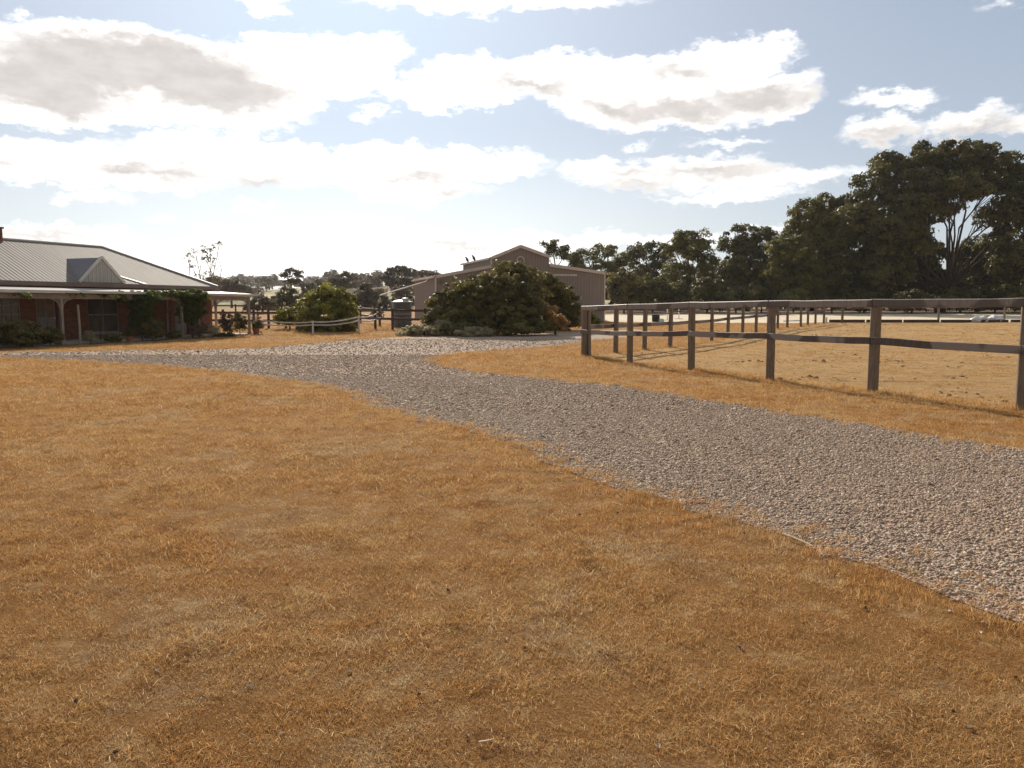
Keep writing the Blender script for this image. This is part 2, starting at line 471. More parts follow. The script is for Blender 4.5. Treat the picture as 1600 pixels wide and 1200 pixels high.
def track_dist(x, y):
    x = np.asarray(x, float); y = np.asarray(y, float); best = np.full(x.shape, 1e9)
    for T in TRACKS:
        for (x0, y0), (x1, y1) in zip(T[:-1], T[1:]):
            dx, dy = x1 - x0, y1 - y0; u = np.clip(((x - x0) * dx + (y - y0) * dy) / (dx * dx + dy * dy), 0, 1)
            best = np.minimum(best, np.hypot(x - x0 - u * dx, y - y0 - u * dy))
    return best
dr = sheet('driveway', DRIVE, M_GRAVEL, 0.004, step=0.4)
_co = np.empty(len(dr.data.vertices) * 3, np.float32); dr.data.vertices.foreach_get('co', _co); _co = _co.reshape(-1, 3)
_a = dr.data.attributes.new('track', 'FLOAT', 'POINT'); _a.data.foreach_set('value', np.clip(1.25 - track_dist(_co[:, 0], _co[:, 1]) / 0.55, 0, 1).astype(np.float32))

FENCE_PX = [(912, 557), (984, 568), (1080, 578), (1203, 594), (1363, 614), (1597, 640)]
FA = [G(*p) for p in FENCE_PX]
# straighten the measured line a little, keep the seen spacing
far_px = [(962, 552), (1007, 547), (1047, 543), (1079, 538), (1112, 534), (1137, 528), (1160, 524), (1181, 521), (1200, 518), (1215, 515), (1230, 513), (1251, 511), (1262, 509), (1274, 507.5), (1287, 506)]
FB = [G(*p) for p in far_px]
corner = FA[0]
pad = [(corner.x, corner.y)] + [(p.x, p.y) for p in FB] + [(46, 64), (60, 40), (40, 12), (FA[-1].x + 4.0, FA[-1].y - 9)] + [(p.x, p.y) for p in reversed(FA[1:])]
PADDOCK = wobble(pad, 0.6, 0.25, 8.0)
sheet('paddock_ground', PADDOCK, M_PADDOCK, 0.006)
ar = [(G(1292, 503.5).x, G(1292, 503.5).y), (G(1500, 503.5).x + 1, G(1292, 503.5).y - .3), (G(1620, 501).x + 14, G(1292, 503.5).y + 2), (72, 92), (52, 97), (20, 95), (9, 90), (G(955, 503).x, G(955, 503).y), (G(1110, 504.5).x, G(1110, 504.5).y), (G(1240, 505).x, G(1240, 505).y)]
ARENA = wobble(ar, 1.0, 0.15, 5.0)
sheet('sand_arena', ARENA, M_SAND, 0.009, step=4)

M_TREESHADE = simple('tree_shade_ground', (0.13, 0.085, 0.055), (0.24, 0.17, 0.11), 1.5, 0.95, 0.05, bump=0.8, bscale=6, world=True)
sheet('shaded_forest_floor', wobble([(2, 91), (20, 96), (52, 98), (74, 92), (130, 88), (140, 139), (0, 139)], 1.5, 0.8, 6.0), M_TREESHADE, 0.013, step=6)  # dark brown sheet paints the shade under the trees into the ground colour

# ------------------------------------------------------------------ scatter (stuff)
def unlinked(me, name):
    return bpy.data.objects.new(name, me)
def scatter(name, pts, scale, variants, kind='stuff', tilt=0.0, seed=1):
    col = bpy.data.collections.new(name + '_source')
    for o in variants: col.objects.link(o)
    me = bpy.data.meshes.new(name); me.vertices.add(len(pts)); me.vertices.foreach_set('co', np.asarray(pts, np.float32).ravel())
    a = me.attributes.new('s', 'FLOAT', 'POINT'); a.data.foreach_set('value', np.asarray(scale, np.float32))
    o = link(me, name); tag(o, kind=kind)
    g = bpy.data.node_groups.new(name + '_nodes', 'GeometryNodeTree')
    g.interface.new_socket('Geometry', in_out='INPUT', socket_type='NodeSocketGeometry')
    g.interface.new_socket('Geometry', in_out='OUTPUT', socket_type='NodeSocketGeometry')
    N = g.nodes; L = g.links
    gi = N.new('NodeGroupInput'); go = N.new('NodeGroupOutput')
    ci = N.new('GeometryNodeCollectionInfo'); ci.inputs[0].default_value = col; ci.inputs['Separate Children'].default_value = True; ci.inputs['Reset Children'].default_value = True
    ip = N.new('GeometryNodeInstanceOnPoints'); ip.inputs['Pick Instance'].default_value = True
    ri = N.new('FunctionNodeRandomValue'); ri.data_type = 'INT'; ri.inputs[4].default_value = 0; ri.inputs[5].default_value = len(variants) - 1; ri.inputs['Seed'].default_value = seed
    rv = N.new('FunctionNodeRandomValue'); rv.data_type = 'FLOAT_VECTOR'
    rv.inputs[0].default_value = (-tilt, -tilt, 0); rv.inputs[1].default_value = (tilt, tilt, 6.283); rv.inputs['Seed'].default_value = seed + 5
    na = N.new('GeometryNodeInputNamedAttribute'); na.data_type = 'FLOAT'; na.inputs[0].default_value = 's'
    m2p = N.new('GeometryNodeMeshToPoints')
    L.new(gi.outputs[0], m2p.inputs[0]); L.new(m2p.outputs[0], ip.inputs['Points']); L.new(ci.outputs[0], ip.inputs['Instance'])
    L.new(ri.outputs[2], ip.inputs['Instance Index']); L.new(rv.outputs[0], ip.inputs['Rotation']); L.new(na.outputs[0], ip.inputs['Scale'])
    L.new(ip.outputs[0], go.inputs[0])
    md = o.modifiers.new('scatter', 'NODES'); md.node_group = g
    return o

def mat_blade():
    m, t, out = newmat('dry_grass_blade')
    P = t.new('ShaderNodeNewGeometry').outputs['Position']
    at = t.new('ShaderNodeAttribute', attribute_name='tint'); oi = t.new('ShaderNodeObjectInfo')
    big = t.noise(P, 0.35, 5, 0.6, 0.3); mid = t.noise(P, 2.2, 6, 0.65)
    pale = t.noise(t.vmath('ADD', P, (31, 7, 0)), 0.8, 6, 0.65, 0.6)
    col = t.mix(t.ramp(big, 0.35, 0.65), (0.61, 0.325, 0.108), (0.67, 0.41, 0.168))
    col = t.mix(t.math('MULTIPLY', t.ramp(mid, 0.45, 0.75), 0.5), col, (0.42, 0.225, 0.078))
    col = t.mix(t.math('MULTIPLY', t.math('MULTIPLY', t.ramp(pale, 0.50, 0.64), t.ramp(t.noise(P, 9.0, 5, 0.7), 0.35, 0.6)), 0.75), col, (0.68, 0.55, 0.36))
    col = t.mix(t.math('MULTIPLY', t.ramp(t.noise(P, 1.7, 7, 0.72, 0.5), 0.60, 0.70), 0.55), col, (0.26, 0.15, 0.065))
    pt = t.noise(P, 3.1, 9, 0.74, 0.15)
    col = t.mix(t.math('MULTIPLY', t.ramp(pt, 0.52, 0.64), 0.65), col, (0.70, 0.50, 0.25))
    col = t.mix(t.math('MULTIPLY', t.math('SUBTRACT', 1.0, t.ramp(pt, 0.37, 0.49)), 0.8), col, (0.27, 0.125, 0.042))
    col = t.mix(t.ramp(at.outputs['Fac'], 0.78, 0.98), col, (0.88, 0.68, 0.38))
    col = t.mix(t.math('MULTIPLY', t.math('SUBTRACT', 1.0, t.ramp(at.outputs['Fac'], 0.05, 0.4)), 0.75), col, (0.20, 0.09, 0.032))
    col = t.mix(t.math('MULTIPLY', t.ramp(oi.outputs['Random'], 0.93, 1.0), 0.35), col, (0.30, 0.30, 0.10))
    d = t.new('ShaderNodeBsdfDiffuse'); t.put(d.inputs[0], col)
    tr = t.new('ShaderNodeBsdfTranslucent'); t.put(tr.inputs[0], col)
    mx = t.new('ShaderNodeMixShader'); mx.inputs[0].default_value = 0.4
    t.l.new(d.outputs[0], mx.inputs[1]); t.l.new(tr.outputs[0], mx.inputs[2]); t.l.new(mx.outputs[0], out.inputs[0])
    return m
M_BLADE = mat_blade()

def tuft_mesh(name, seed, n=52, rad=0.095, hmin=0.006, hmax=0.027, w=0.0024, lean=1.1):
    r = np.random.default_rng(seed)
    V = []; F = []; T = []
    for i in range(n):
        a = r.uniform(0, 6.283); q = rad * math.sqrt(r.uniform()); x, y = q * math.cos(a), q * math.sin(a)
        h = r.uniform(hmin, hmax); th = r.uniform(0, 6.283); ln = r.uniform(0.2, lean) * h
        dx, dy = math.cos(th) * ln, math.sin(th) * ln
        ph = r.uniform(0, 6.283); wx, wy = math.cos(ph) * w * 0.5, math.sin(ph) * w * 0.5
        b = len(V)
        V += [(x - wx, y - wy, -0.004), (x + wx, y + wy, -0.004), (x + dx * .4 + wx * .8, y + dy * .4 + wy * .8, h * .62), (x + dx * .4 - wx * .8, y + dy * .4 - wy * .8, h * .62),
              (x + dx + wx * .2, y + dy + wy * .2, h), (x + dx - wx * .2, y + dy - wy * .2, h)]
        F += [(b, b + 1, b + 2, b + 3), (b + 3, b + 2, b + 4, b + 5)]
        tt = r.uniform(); T += [tt, tt]
    return raw_mesh(name, V, F, M_BLADE, T)

def wedge_points(rng, y0, y1, dens, margin=1.5):
    """random points on the land in front of the photograph's viewpoint, wider than its view"""
    half = 0.68
    area = (y1 - y0) * (half * (y0 + y1) + 2 * margin)
    n = int(area * dens)
    y = np.sqrt(rng.uniform(y0 ** 2, y1 ** 2, n)); x = rng.uniform(-1, 1, n) * (half * y + margin)
    return x, y

def build_grass():
    rng = np.random.default_rng(11)
    X = []; Y = []; S = []
    for (a, b, d, s) in ((0.6, 4, 330, 0.85), (4, 7, 260, 0.95), (7, 12, 150, 1.2), (12, 20, 70, 1.7), (20, 34, 26, 2.4), (34, 60, 7, 3.2)):
        x, y = wedge_points(rng, a, b, d)
        X.append(x); Y.append(y); S.append(rng.uniform(0.75, 1.25, len(x)) * s)
    X = np.concatenate(X); Y = np.concatenate(Y); S = np.concatenate(S)
    k = ~inside(DRIVE, X, Y)
    kp = inside(PADDOCK, X, Y)
    S = np.where(kp, S * 0.7, S)
    k &= ~(kp & (rng.uniform(size=len(X)) < 0.45))
    k &= ~inside(ARENA, X, Y)
    # keep tufts out of the house footprint
    hx = (X + 14.2) * 0.39 + (Y - 43) * 0.92; hy = -(X + 14.2) * 0.92 + (Y - 43) * 0.39
    k &= ~((hx < 0.3) & (hy > -1.0) & (hy < 11))
    # patchy lawn
    X, Y, S = X[k], Y[k], S[k]
    Z = np.array([terr(a, b) for a, b in zip(X, Y)])
    pn = np.array([noise.noise(Vector((a * 0.9, b * 0.9, 4.0))) for a, b in zip(X, Y)])
    pf = np.array([noise.noise(Vector((a * 5.5, b * 5.5, 7.0))) for a, b in zip(X, Y)])
    S = S * (1.0 + 0.4 * pn + 0.65 * pf)
    k = rng.uniform(size=len(S)) < 0.90 - 0.5 * np.clip(np.array([noise.noise(Vector((a * 2.6, b * 2.6, 11.0))) for a, b in zip(X, Y)]) - 0.28, 0, 1) * 3
    X, Y, Z, S = X[k], Y[k], Z[k], S[k]
    vs = [unlinked(tuft_mesh('grass_tuft', 100 + i, n=46, lean=2.2 + 0.25 * i), 'grass_tuft') for i in range(6)]
    scatter('dry_grass', np.stack([X, Y, Z], 1), S, vs, seed=3)
    # longer fringe where the mower stops: both edges of the drive and the fence line
    ex, ey, es = [], [], []
    def fringe(line, wdt, dens, s0):
        for i in range(len(line) - 1):
            a = Vector(line[i][:2]); b = Vector(line[i + 1][:2]); L = (b - a).length
            nr = Vector((-(b - a).y, (b - a).x)).normalized()
            for _ in range(int(L * dens)):
                p = a.lerp(b, rng.uniform()) + nr * rng.normal(0, wdt)
                ex.append(p.x); ey.append(p.y); es.append(s0 * rng.uniform(0.7, 1.4))
    fringe(DRIVE, 0.20, 42, 0.9)
    fringe([(p.x, p.y) for p in reversed(FA)], 0.14, 26, 1.5)
    fringe([(p.x, p.y) for p in FB], 0.2, 12, 1.8)
    Z = [terr(a, b) for a, b in zip(ex, ey)]
    vs2 = [unlinked(tuft_mesh('long_tuft', 300 + i, n=40, rad=0.07, hmin=0.02, hmax=0.06, lean=0.9), 'long_tuft') for i in range(4)]
    scatter('edge_grass', np.stack([ex, ey, Z], 1), es, vs2, seed=8)
build_grass()

def mat_stone():
    m, t, out = newmat('gravel_stone')
    oi = t.new('ShaderNodeObjectInfo')
    r = oi.outputs['Random']
    P = t.new('ShaderNodeNewGeometry').outputs['Position']
    cr = t.new('ShaderNodeValToRGB'); t.put(cr.inputs[0], r)
    el = cr.color_ramp.elements
    stops = [(0.0, (0.19, 0.13, 0.088)), (0.2, (0.34, 0.24, 0.165)), (0.42, (0.45, 0.335, 0.24)), (0.62, (0.52, 0.41, 0.30)), (0.8, (0.48, 0.315, 0.215)), (0.92, (0.58, 0.475, 0.35)), (1.0, (0.68, 0.58, 0.45))]
    el[0].position, el[0].color = stops[0][0], rgba(stops[0][1]); el[1].position, el[1].color = stops[-1][0], rgba(stops[-1][1])
    for p, c in stops[1:-1]:
        e = el.new(p); e.color = rgba(c)
    sand = t.ramp(t.noise(P, 0.7, 5, 0.6, 0.5), 0.50, 0.68)
    col = t.mix(t.math('MULTIPLY', sand, 0.30), cr.outputs[0], (0.52, 0.38, 0.29))
    col = t.mix(t.math('MULTIPLY', t.noise(P, 60, 3), 0.3), col, (0.2, 0.15, 0.13))
    principled(t, out, col, 0.75, 0.10)
    return m
M_STONE = mat_stone()
def stone_mesh(name, seed, mat, flat=0.72):
    rg = random.Random(seed)
    bm = bmesh.new(); bmesh.ops.create_icosphere(bm, subdivisions=1, radius=1.0)
    o = Vector((rg.uniform(0, 50),) * 3)
    sx, sy, sz = rg.uniform(0.8, 1.35), rg.uniform(0.65, 1.0), flat * rg.uniform(0.75, 1.15)
    for v in bm.verts:
        k = 1 + 0.55 * noise.noise(v.co * 1.1 + o)
        v.co = Vector((v.co.x * sx * k, v.co.y * sy * k, v.co.z * sz * k + sz * 0.35))
    me = bpy.data.meshes.new(name); bm.to_mesh(me); bm.free(); me.materials.append(mat)
    me.polygons.foreach_set('use_smooth', [True] * len(me.polygons))
    return me

def build_gravel():
    rng = np.random.default_rng(5)
    X = []; Y = []; S = []
    for (a, b, d, s) in ((2.5, 8, 4200, 0.0092), (8, 12, 3400, 0.0100), (12, 18, 1750, 0.0125), (18, 26, 420, 0.0155), (26, 38, 70, 0.020)):
        x, y = wedge_points(rng, a, b, d, 5.0 if b < 13 else 2.0)
        k = inside(DRIVE, x, y); td = np.clip(1.2 - track_dist(x, y) / 0.6, 0, 1); k &= rng.uniform(size=len(x)) > td * 0.35; x, y = x[k], y[k]
        X.append(x); Y.append(y); S.append(s * np.exp(rng.normal(0, 0.33, len(x))))
    # strays kicked onto the lawn
    xs, ys, ss = [], [], []
    for i in range(len(DRIVE) - 1):
        p = Vector(DRIVE[i]).lerp(Vector(DRIVE[i + 1]), rng.uniform())
        if p.y < 25:
            for _ in range(14):
                xs.append(p.x + rng.normal(0, 0.16)); ys.append(p.y + rng.normal(0, 0.16)); ss.append(0.0095 * rng.uniform(0.5, 1.4))
    X = np.concatenate(X + [xs]); Y = np.concatenate(Y + [ys]); S = np.concatenate(S + [ss])
    Z = np.array([terr(a, b) for a, b in zip(X, Y)]) + 0.002
    vs = [unlinked(stone_mesh('pebble', 40 + i, M_STONE), 'pebble') for i in range(8)]
    scatter('loose_gravel', np.stack([X, Y, Z], 1), S, vs, tilt=0.5, seed=6)
    # clods of earth kicked up by hooves in the paddock
    M_CLOD = simple('dry_clod', (0.30, 0.17, 0.095), (0.42, 0.26, 0.14), 8, 0.95, 0.05, world=True)
    x, y = wedge_points(rng, 11, 60, 26, 1.0)
    k = inside(PADDOCK, x, y); x, y = x[k], y[k]
    pn = np.array([noise.noise(Vector((a * 0.33, b * 0.5, 2.0))) for a, b in zip(x, y)])
    k = rng.uniform(size=len(x)) < np.clip(pn * 3.0 - 0.45, 0.03, 0.9); x, y = x[k], y[k]
    Z = np.array([terr(a, b) for a, b in zip(x, y)])
    vs = [unlinked(stone_mesh('clod', 80 + i, M_CLOD, 0.5), 'clod') for i in range(5)]
    scatter('earth_clods', np.stack([x, y, Z], 1), np.exp(rng.normal(0, 0.45, len(x))) * 0.026, vs, tilt=0.4, seed=9)
build_gravel()

# ------------------------------------------------------------------ fences
def mat_timber(name, a, b, patch=None, rough=0.6):
    m, t, out = newmat(name)
    tc = t.new('ShaderNodeTexCoord').outputs['Object']
    f = t.noise(t.vmath('MULTIPLY', tc, (6, 6, 0.8)), 6, 5, 0.6)
    col = t.mix(t.ramp(f, 0.3, 0.7), a, b)
    if patch:
        f2 = t.noise(tc, 0.9, 2, 0.4)
        col = t.mix(t.ramp(f2, 0.53, 0.56), col, patch)
    principled(t, out, col, rough, 0.45, 0, t.bump(f, 0.4, 0.01))
    return m
M_POST = mat_timber('post_timber', (0.15, 0.11, 0.075), (0.24, 0.185, 0.13))
M_RAIL = mat_timber('rail_timber', (0.07, 0.054, 0.047), (0.12, 0.095, 0.08), (0.26, 0.225, 0.19))
M_RAILPALE = mat_timber('rail_top_timber', (0.19, 0.16, 0.14), (0.30, 0.26, 0.225), (0.12, 0.098, 0.083))
M_DARKTIMBER = mat_timber('dark_timber', (0.06, 0.035, 0.025), (0.10, 0.06, 0.045))

def post(mb, p, h, w=0.17, d=0.14, ang=0.0, lean=0.0):
    c, s = math.cos(ang), math.sin(ang)
    mb_pts = []
    # round-faced sawn post: octagonal section
    prof = [(-.5, -.32), (-.32, -.5), (.32, -.5), (.5, -.32), (.5, .32), (.32, .5), (-.32, .5), (-.5, .32)]
    for z, k in ((-0.25, 1.0), (h * 0.5, 0.985), (h - 0.012, 0.96), (h, 0.90)):
        for a, b in prof:
            x, y = a * w * k, b * d * k
            mb_pts.append((p[0] + x * c - y * s + lean * z, p[1] + x * s + y * c, p[2] + z))
    F = []
    for i in range(3):
        for k in range(8):
            F.append((i * 8 + k, i * 8 + (k + 1) % 8, (i + 1) * 8 + (k + 1) % 8, (i + 1) * 8 + k))
    F.append(tuple(range(24, 32))); F.append(tuple(range(8))[::-1])
    mb.add(mb_pts, F)

def rail(mb, a, b, w, h, sag=0.0, n=5, seed=0):
    a = Vector(a); b = Vector(b); last = None
    pts = []
    for i in range(n + 1):
        p = a.lerp(b, i / n)
        p.z += -sag * 4 * (i / n) * (1 - i / n) + noise.noise(Vector((i * 1.7, seed, 3))) * 0.012
        pts.append(p)
    d = (b - a).normalized(); r = d.cross(Vector((0, 0, 1))).normalized()
    V = []
    for p in pts:
        for i, j in ((-1, -1), (1, -1), (1, 1), (-1, 1)): V.append(p + r * (w / 2 * i) + Vector((0, 0, h / 2 * j)))
    F = [(3, 2, 1, 0), (4 * n, 4 * n + 1, 4 * n + 2, 4 * n + 3)]
    for i in range(n):
        for k in range(4): F.append((4 * i + k, 4 * i + (k + 1) % 4, 4 * i + 4 + (k + 1) % 4, 4 * i + 4 + k))
    mb.add(V, F)

def paddock_fence(pts, label, off_side, heights, mids, post_w=0.17, group='timber fences round the paddock', top_mat=None, mid_mat=None, cap=True):
    root = empty('post_and_rail_fence', tuple(pts[0]), label, 'fence', group)
    o = Vector(pts[0]); rg = random.Random(len(pts) + int(o.x * 10))
    for i, p in enumerate(pts):
        d = (Vector(pts[min(i + 1, len(pts) - 1)]) - Vector(pts[max(i - 1, 0)])); ang = math.atan2(d.y, d.x)
        mb = MB(); post(mb, p, heights[i], post_w * rg.uniform(.95, 1.06), 0.14, ang + rg.uniform(-.06, .06), rg.uniform(-.012, .012))
        mb.build('post', M_POST, root, o)
    for i in range(len(pts) - 1):
        a, b = Vector(pts[i]), Vector(pts[i + 1]); d = (b - a).normalized()
        nr = Vector((d.y, -d.x, 0)).normalized() * off_side
        ext = d * 0.0
        s = 0.095
        mb = MB(); rail(mb, a + nr * s + Vector((0, 0, heights[i] - 0.072)) + d * 0.003, b + nr * s + Vector((0, 0, heights[i + 1] - 0.072)) - d * 0.003, 0.045, 0.142, 0.008, seed=i)
        mb.build('top_rail', top_mat or M_RAILPALE, root, o, bevel=0.013)
        if mids[i] is not None:
            mb = MB(); rail(mb, a + nr * s + Vector((0, 0, mids[i])) + d * 0.003, b + nr * s + Vector((0, 0, mids[i + 1] if mids[i + 1] is not None else mids[i])) - d * 0.003, 0.05, 0.130, 0.012, seed=i + 40)
            mb.build('middle_rail', mid_mat or M_RAIL, root, o, bevel=0.004)
    return root

# near run: post and rail heights read from the photograph post by post
near_pts = [p.copy() for p in FA]
d_last = (near_pts[-1] - near_pts[-2])
near_pts.append(near_pts[-1] + d_last)          # the run goes on past the frame
tops = [478, 475, 471.5, 469.5, 467, 465.5]; midy = [518, 521, 521, 525, 532, 546]
hts = [atY(px, ty, p.y).z - p.z for (px, _), ty, p in zip(FENCE_PX, tops, FA)] + [1.66]
mds = [atY(px, ty, p.y).z - p.z for (px, _), ty, p in zip(FENCE_PX, midy, FA)]; mds.append(mds[-1])
paddock_fence(near_pts, 'long weathered timber fence beside the gravel drive, nearest to the viewer', 1, hts, mds)
paddock_fence([corner + Vector((0.16, 0.1, 0))] + FB, 'timber fence running from the corner post back towards the sand arena', -1, [1.62] * 6 + [1.58] * 10, [0.93] * 16, post_w=0.18,
              top_mat=M_RAIL, mid_mat=M_RAILPALE)
# far run on the arena side
FC = [FB[-1] + Vector((2.0, 1.5, 0)), G(1466, 503), G(1569, 499.5), G(1690, 499)]
FC = [Vector((p.x, p.y, terr(p.x, p.y))) for p in FC]
paddock_fence(FC, 'distant low timber fence along the far end of the paddock', 1, [1.25] * 4, [None] * 4, top_mat=M_RAIL)

# timber edging of the arena
def edging():
    o = MB()
    L = [(p[0], p[1]) for p in ar[:3]] + [ar[3]]
    L = [ar[0], ar[1], ar[2]]
    for i in range(len(L) - 1):
        a = Vector((*L[i], terr(*L[i]) + 0.16)); b = Vector((*L[i + 1], terr(*L[i + 1]) + 0.16))
        k = max(1, int((b - a).length / 2.5))
        for j in range(k):
            p = a.lerp(b, j / k); q = a.lerp(b, (j + 1) / k - 0.01)
            p.z = terr(p.x, p.y) + 0.05; q.z = terr(q.x, q.y) + 0.05; p.y -= .45; q.y -= .45
            o.beam(p, q, 0.08, 0.34)
    e = o.build('arena_edging', M_DARKTIMBER)
    tag(e, 'low dark sleeper edging round the pale sand arena', 'edging')
edging()

# ------------------------------------------------------------------ foliage
def mat_leaf(name, dark, light, trans=0.45, tcol=None):
    m, t, out = newmat(name)
    at = t.new('ShaderNodeAttribute', attribute_name='tint')
    col = t.mix(at.outputs['Fac'], dark, light)
    tc = t.mix(at.outputs['Fac'], tuple(min(1, c * 1.5) for c in (tcol or dark)), tuple(min(1, c * 1.6) for c in (tcol or light)))
    d = t.new('ShaderNodeBsdfPrincipled'); t.put(d.inputs['Base Color'], col); d.inputs['Roughness'].default_value = 0.55; d.inputs['Specular IOR Level'].default_value = 0.25
    tr = t.new('ShaderNodeBsdfTranslucent'); t.put(tr.inputs[0], tc)
    mx = t.new('ShaderNodeMixShader'); mx.inputs[0].default_value = trans
    t.l.new(d.outputs[0], mx.inputs[1]); t.l.new(tr.outputs[0], mx.inputs[2]); t.l.new(mx.outputs[0], out.inputs[0])
    return m
L_GUM = mat_leaf('gum_leaf', (0.030, 0.030, 0.012), (0.17, 0.15, 0.038), 0.27)
L_GUMLIGHT = mat_leaf('gum_leaf_light', (0.042, 0.044, 0.012), (0.22, 0.195, 0.036), 0.30)
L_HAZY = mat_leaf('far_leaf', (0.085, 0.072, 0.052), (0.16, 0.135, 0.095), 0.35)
L_BUSH = mat_leaf('bush_leaf', (0.034, 0.034, 0.014), (0.26, 0.22, 0.06), 0.28)
L_ROUND = mat_leaf('round_bush_leaf', (0.04, 0.045, 0.012), (0.36, 0.33, 0.05), 0.34)
L_VINE = mat_leaf('vine_leaf', (0.045, 0.06, 0.012), (0.13, 0.16, 0.03), 0.45)
L_RED = mat_leaf('russet_leaf', (0.24, 0.11, 0.04), (0.50, 0.34, 0.12), 0.45)
L_SAGE = mat_leaf('sage_leaf', (0.26, 0.23, 0.14), (0.52, 0.46, 0.29), 0.40)
L_DRY = mat_leaf('rose_leaf', (0.09, 0.06, 0.04), (0.26, 0.18, 0.12), 0.35)
M_BARK = simple('bark', (0.05, 0.036, 0.028), (0.095, 0.07, 0.052), 3, 0.9, 0.1, bump=0.5, bscale=8, stretch=(3, 3, 0.6))
M_BARKPALE = simple('pale_bark', (0.34, 0.28, 0.22), (0.22, 0.17, 0.13), 3, 0.85, 0.1, stretch=(3, 3, 0.6))

def leaves(rng, clumps, radii, n_per, size, flat=0.8, tintv=None):
    """leaf quads spread through small clumps. clumps (C,3)"""
    n_per = int(n_per * 2.3)
    C = len(clumps); N = C * n_per
    ctr = np.repeat(clumps, n_per, 0); rad = np.repeat(radii, n_per)
    d = rng.normal(size=(N, 3)); d /= np.linalg.norm(d, axis=1)[:, None]
    d[:, 2] = np.where(d[:, 2] < -0.35, -d[:, 2], d[:, 2])
    rr = rad * rng.uniform(0.35, 1.0, N) ** 0.5 * np.where(rng.uniform(size=N) < 0.12, 1.25, 1.0)
    pos = ctr + d * rr[:, None] * np.array([1, 1, flat])
    nrm = d * 1.0 + rng.normal(size=(N, 3)) * 0.38; nrm /= np.linalg.norm(nrm, axis=1)[:, None]
    a = np.cross(nrm, rng.normal(size=(N, 3))); a /= np.linalg.norm(a, axis=1)[:, None] + 1e-9
    b = np.cross(nrm, a)
    s = size * rng.uniform(0.6, 1.35, N)[:, None]
    V = np.stack([pos - a * s * 0.5, pos + b * s * 0.32, pos + a * s * 0.5, pos - b * s * 0.32], 1).reshape(-1, 3)
    F = np.arange(N * 4).reshape(-1, 4)
    tc = np.repeat(rng.uniform(0, 1, C), n_per) if tintv is None else np.repeat(tintv, n_per)
    T = np.clip(tc * 0.7 + rng.uniform(0, 1, N) * 0.3, 0, 1)
    return V, F, T

def crown_clumps(rng, lobes, cr, cover=1.15, low=-0.45, gaps=0.12):
    out = []; rads = []; own = []
    for li, (x, y, z, rx, ry, rz) in enumerate(lobes):
        rm = (rx * ry * rz) ** (1 / 3)
        n = max(5, int(1.35 * cover * 4 * rm * rm / (cr * cr)))
        d = rng.normal(size=(n, 3)); d /= np.linalg.norm(d, axis=1)[:, None]
        d = d[(d[:, 2] > low) | (rng.uniform(size=n) < 0.25)]
        d = d[rng.uniform(size=len(d)) > gaps]
        k = rng.uniform(0.40, 1.02, len(d))[:, None] ** 0.8
        k = np.where(rng.uniform(size=k.shape) < 0.10, k * rng.uniform(1.0, 1.22, k.shape), k)
        p = np.array([x, y, z]) + d * k * np.array([rx, ry, rz])
        out.append(p); rads.append(cr * rng.uniform(0.5, 1.35, len(d))); own.append(np.full(len(d), li))
    return np.concatenate(out), np.concatenate(rads), np.concatenate(own)

def limbs(rg, lobes, clumps, own, h0, r0, twigs=6, fork=None, stems=1, spread=0.0):
    mb = MB()
    fx, fy = fork or (0, 0)
    starts = []
    for s in range(stems):
        a = 6.28 * s / stems + 0.5; sx, sy = math.cos(a) * spread, math.sin(a) * spread
        top = Vector((fx + sx * 2.2, fy + sy * 2.2, h0))
        mb.tube([(sx * .4, sy * .4, -0.3), (sx * .5, sy * .5, 0.15 * h0), (fx * .5 + sx * 1.2, fy * .5 + sy * 1.2, h0 * .6), top], [r0 * 1.35, r0, r0 * .82, r0 * .7], 8)
        starts.append(top)
    for li, L in enumerate(lobes):
        c = Vector(L[:3]); st = min(starts, key=lambda q: (q - c).length)
        mid = st.lerp(c, 0.5) + Vector((rg.uniform(-.1, .1), rg.uniform(-.1, .1), rg.uniform(-0.02, .12))) * (c - st).length
        mb.tube([st, st.lerp(mid, .5) + Vector((0, 0, .02)), mid, c], [r0 * .48, r0 * .36, r0 * .25, r0 * .12], 6)
        idx = np.where(own == li)[0]
        for j in range(min(twigs, len(idx))):
            p = Vector(clumps[idx[rg.randrange(len(idx))]])
            q = mid.lerp(c, rg.uniform(0.2, 1.0))
            mb.tube([q, q.lerp(p, .55) + Vector((0, 0, (p - q).length * .08)), p], [r0 * .12, r0 * .08, r0 * .03], 5, cap=False)
    return mb

def tree(name, loc, lobes, label, cat='tree', group=None, leafmat=None, cr=0.9, leaf=0.3, n_per=38, h0=3.0, r0=0.35, twigs=6, seed=1,
         cover=1.15, low=-0.45, gaps=0.12, bark=None, stems=1, spread=0.0, flat=0.8, crown_name='crown'):
    rng = np.random.default_rng(seed); rg = random.Random(seed)
    root = empty(name, tuple(loc), label, cat, group)
    cl, rd, own = crown_clumps(rng, lobes, cr, cover, low, gaps)
    V, F, T = leaves(rng, cl, rd, n_per, leaf, flat)
    link(raw_mesh(crown_name, V, F, leafmat or L_GUM, T), crown_name, root)
    limbs(rg, lobes, cl, own, h0, r0, twigs, stems=stems, spread=spread).build('trunk', bark or M_BARK, root)
    return root

def pxlobes(loc, Y, lst, depth=0.8):
    """lobes measured on the photograph: (px, py, rx_px, ry_px[, dy metres]) at distance Y"""
    out = []
    for q in lst:
        px, py, rx, ry = q[:4]; dy = q[4] if len(q) > 4 else 0.0
        Yq = Y + dy
        p = atY(px, py, Yq); k = Yq / FPX
        out.append((p.x - loc[0], p.y - loc[1], p.z - loc[2], rx * k, max(rx, ry) * k * depth, ry * k))
    return out

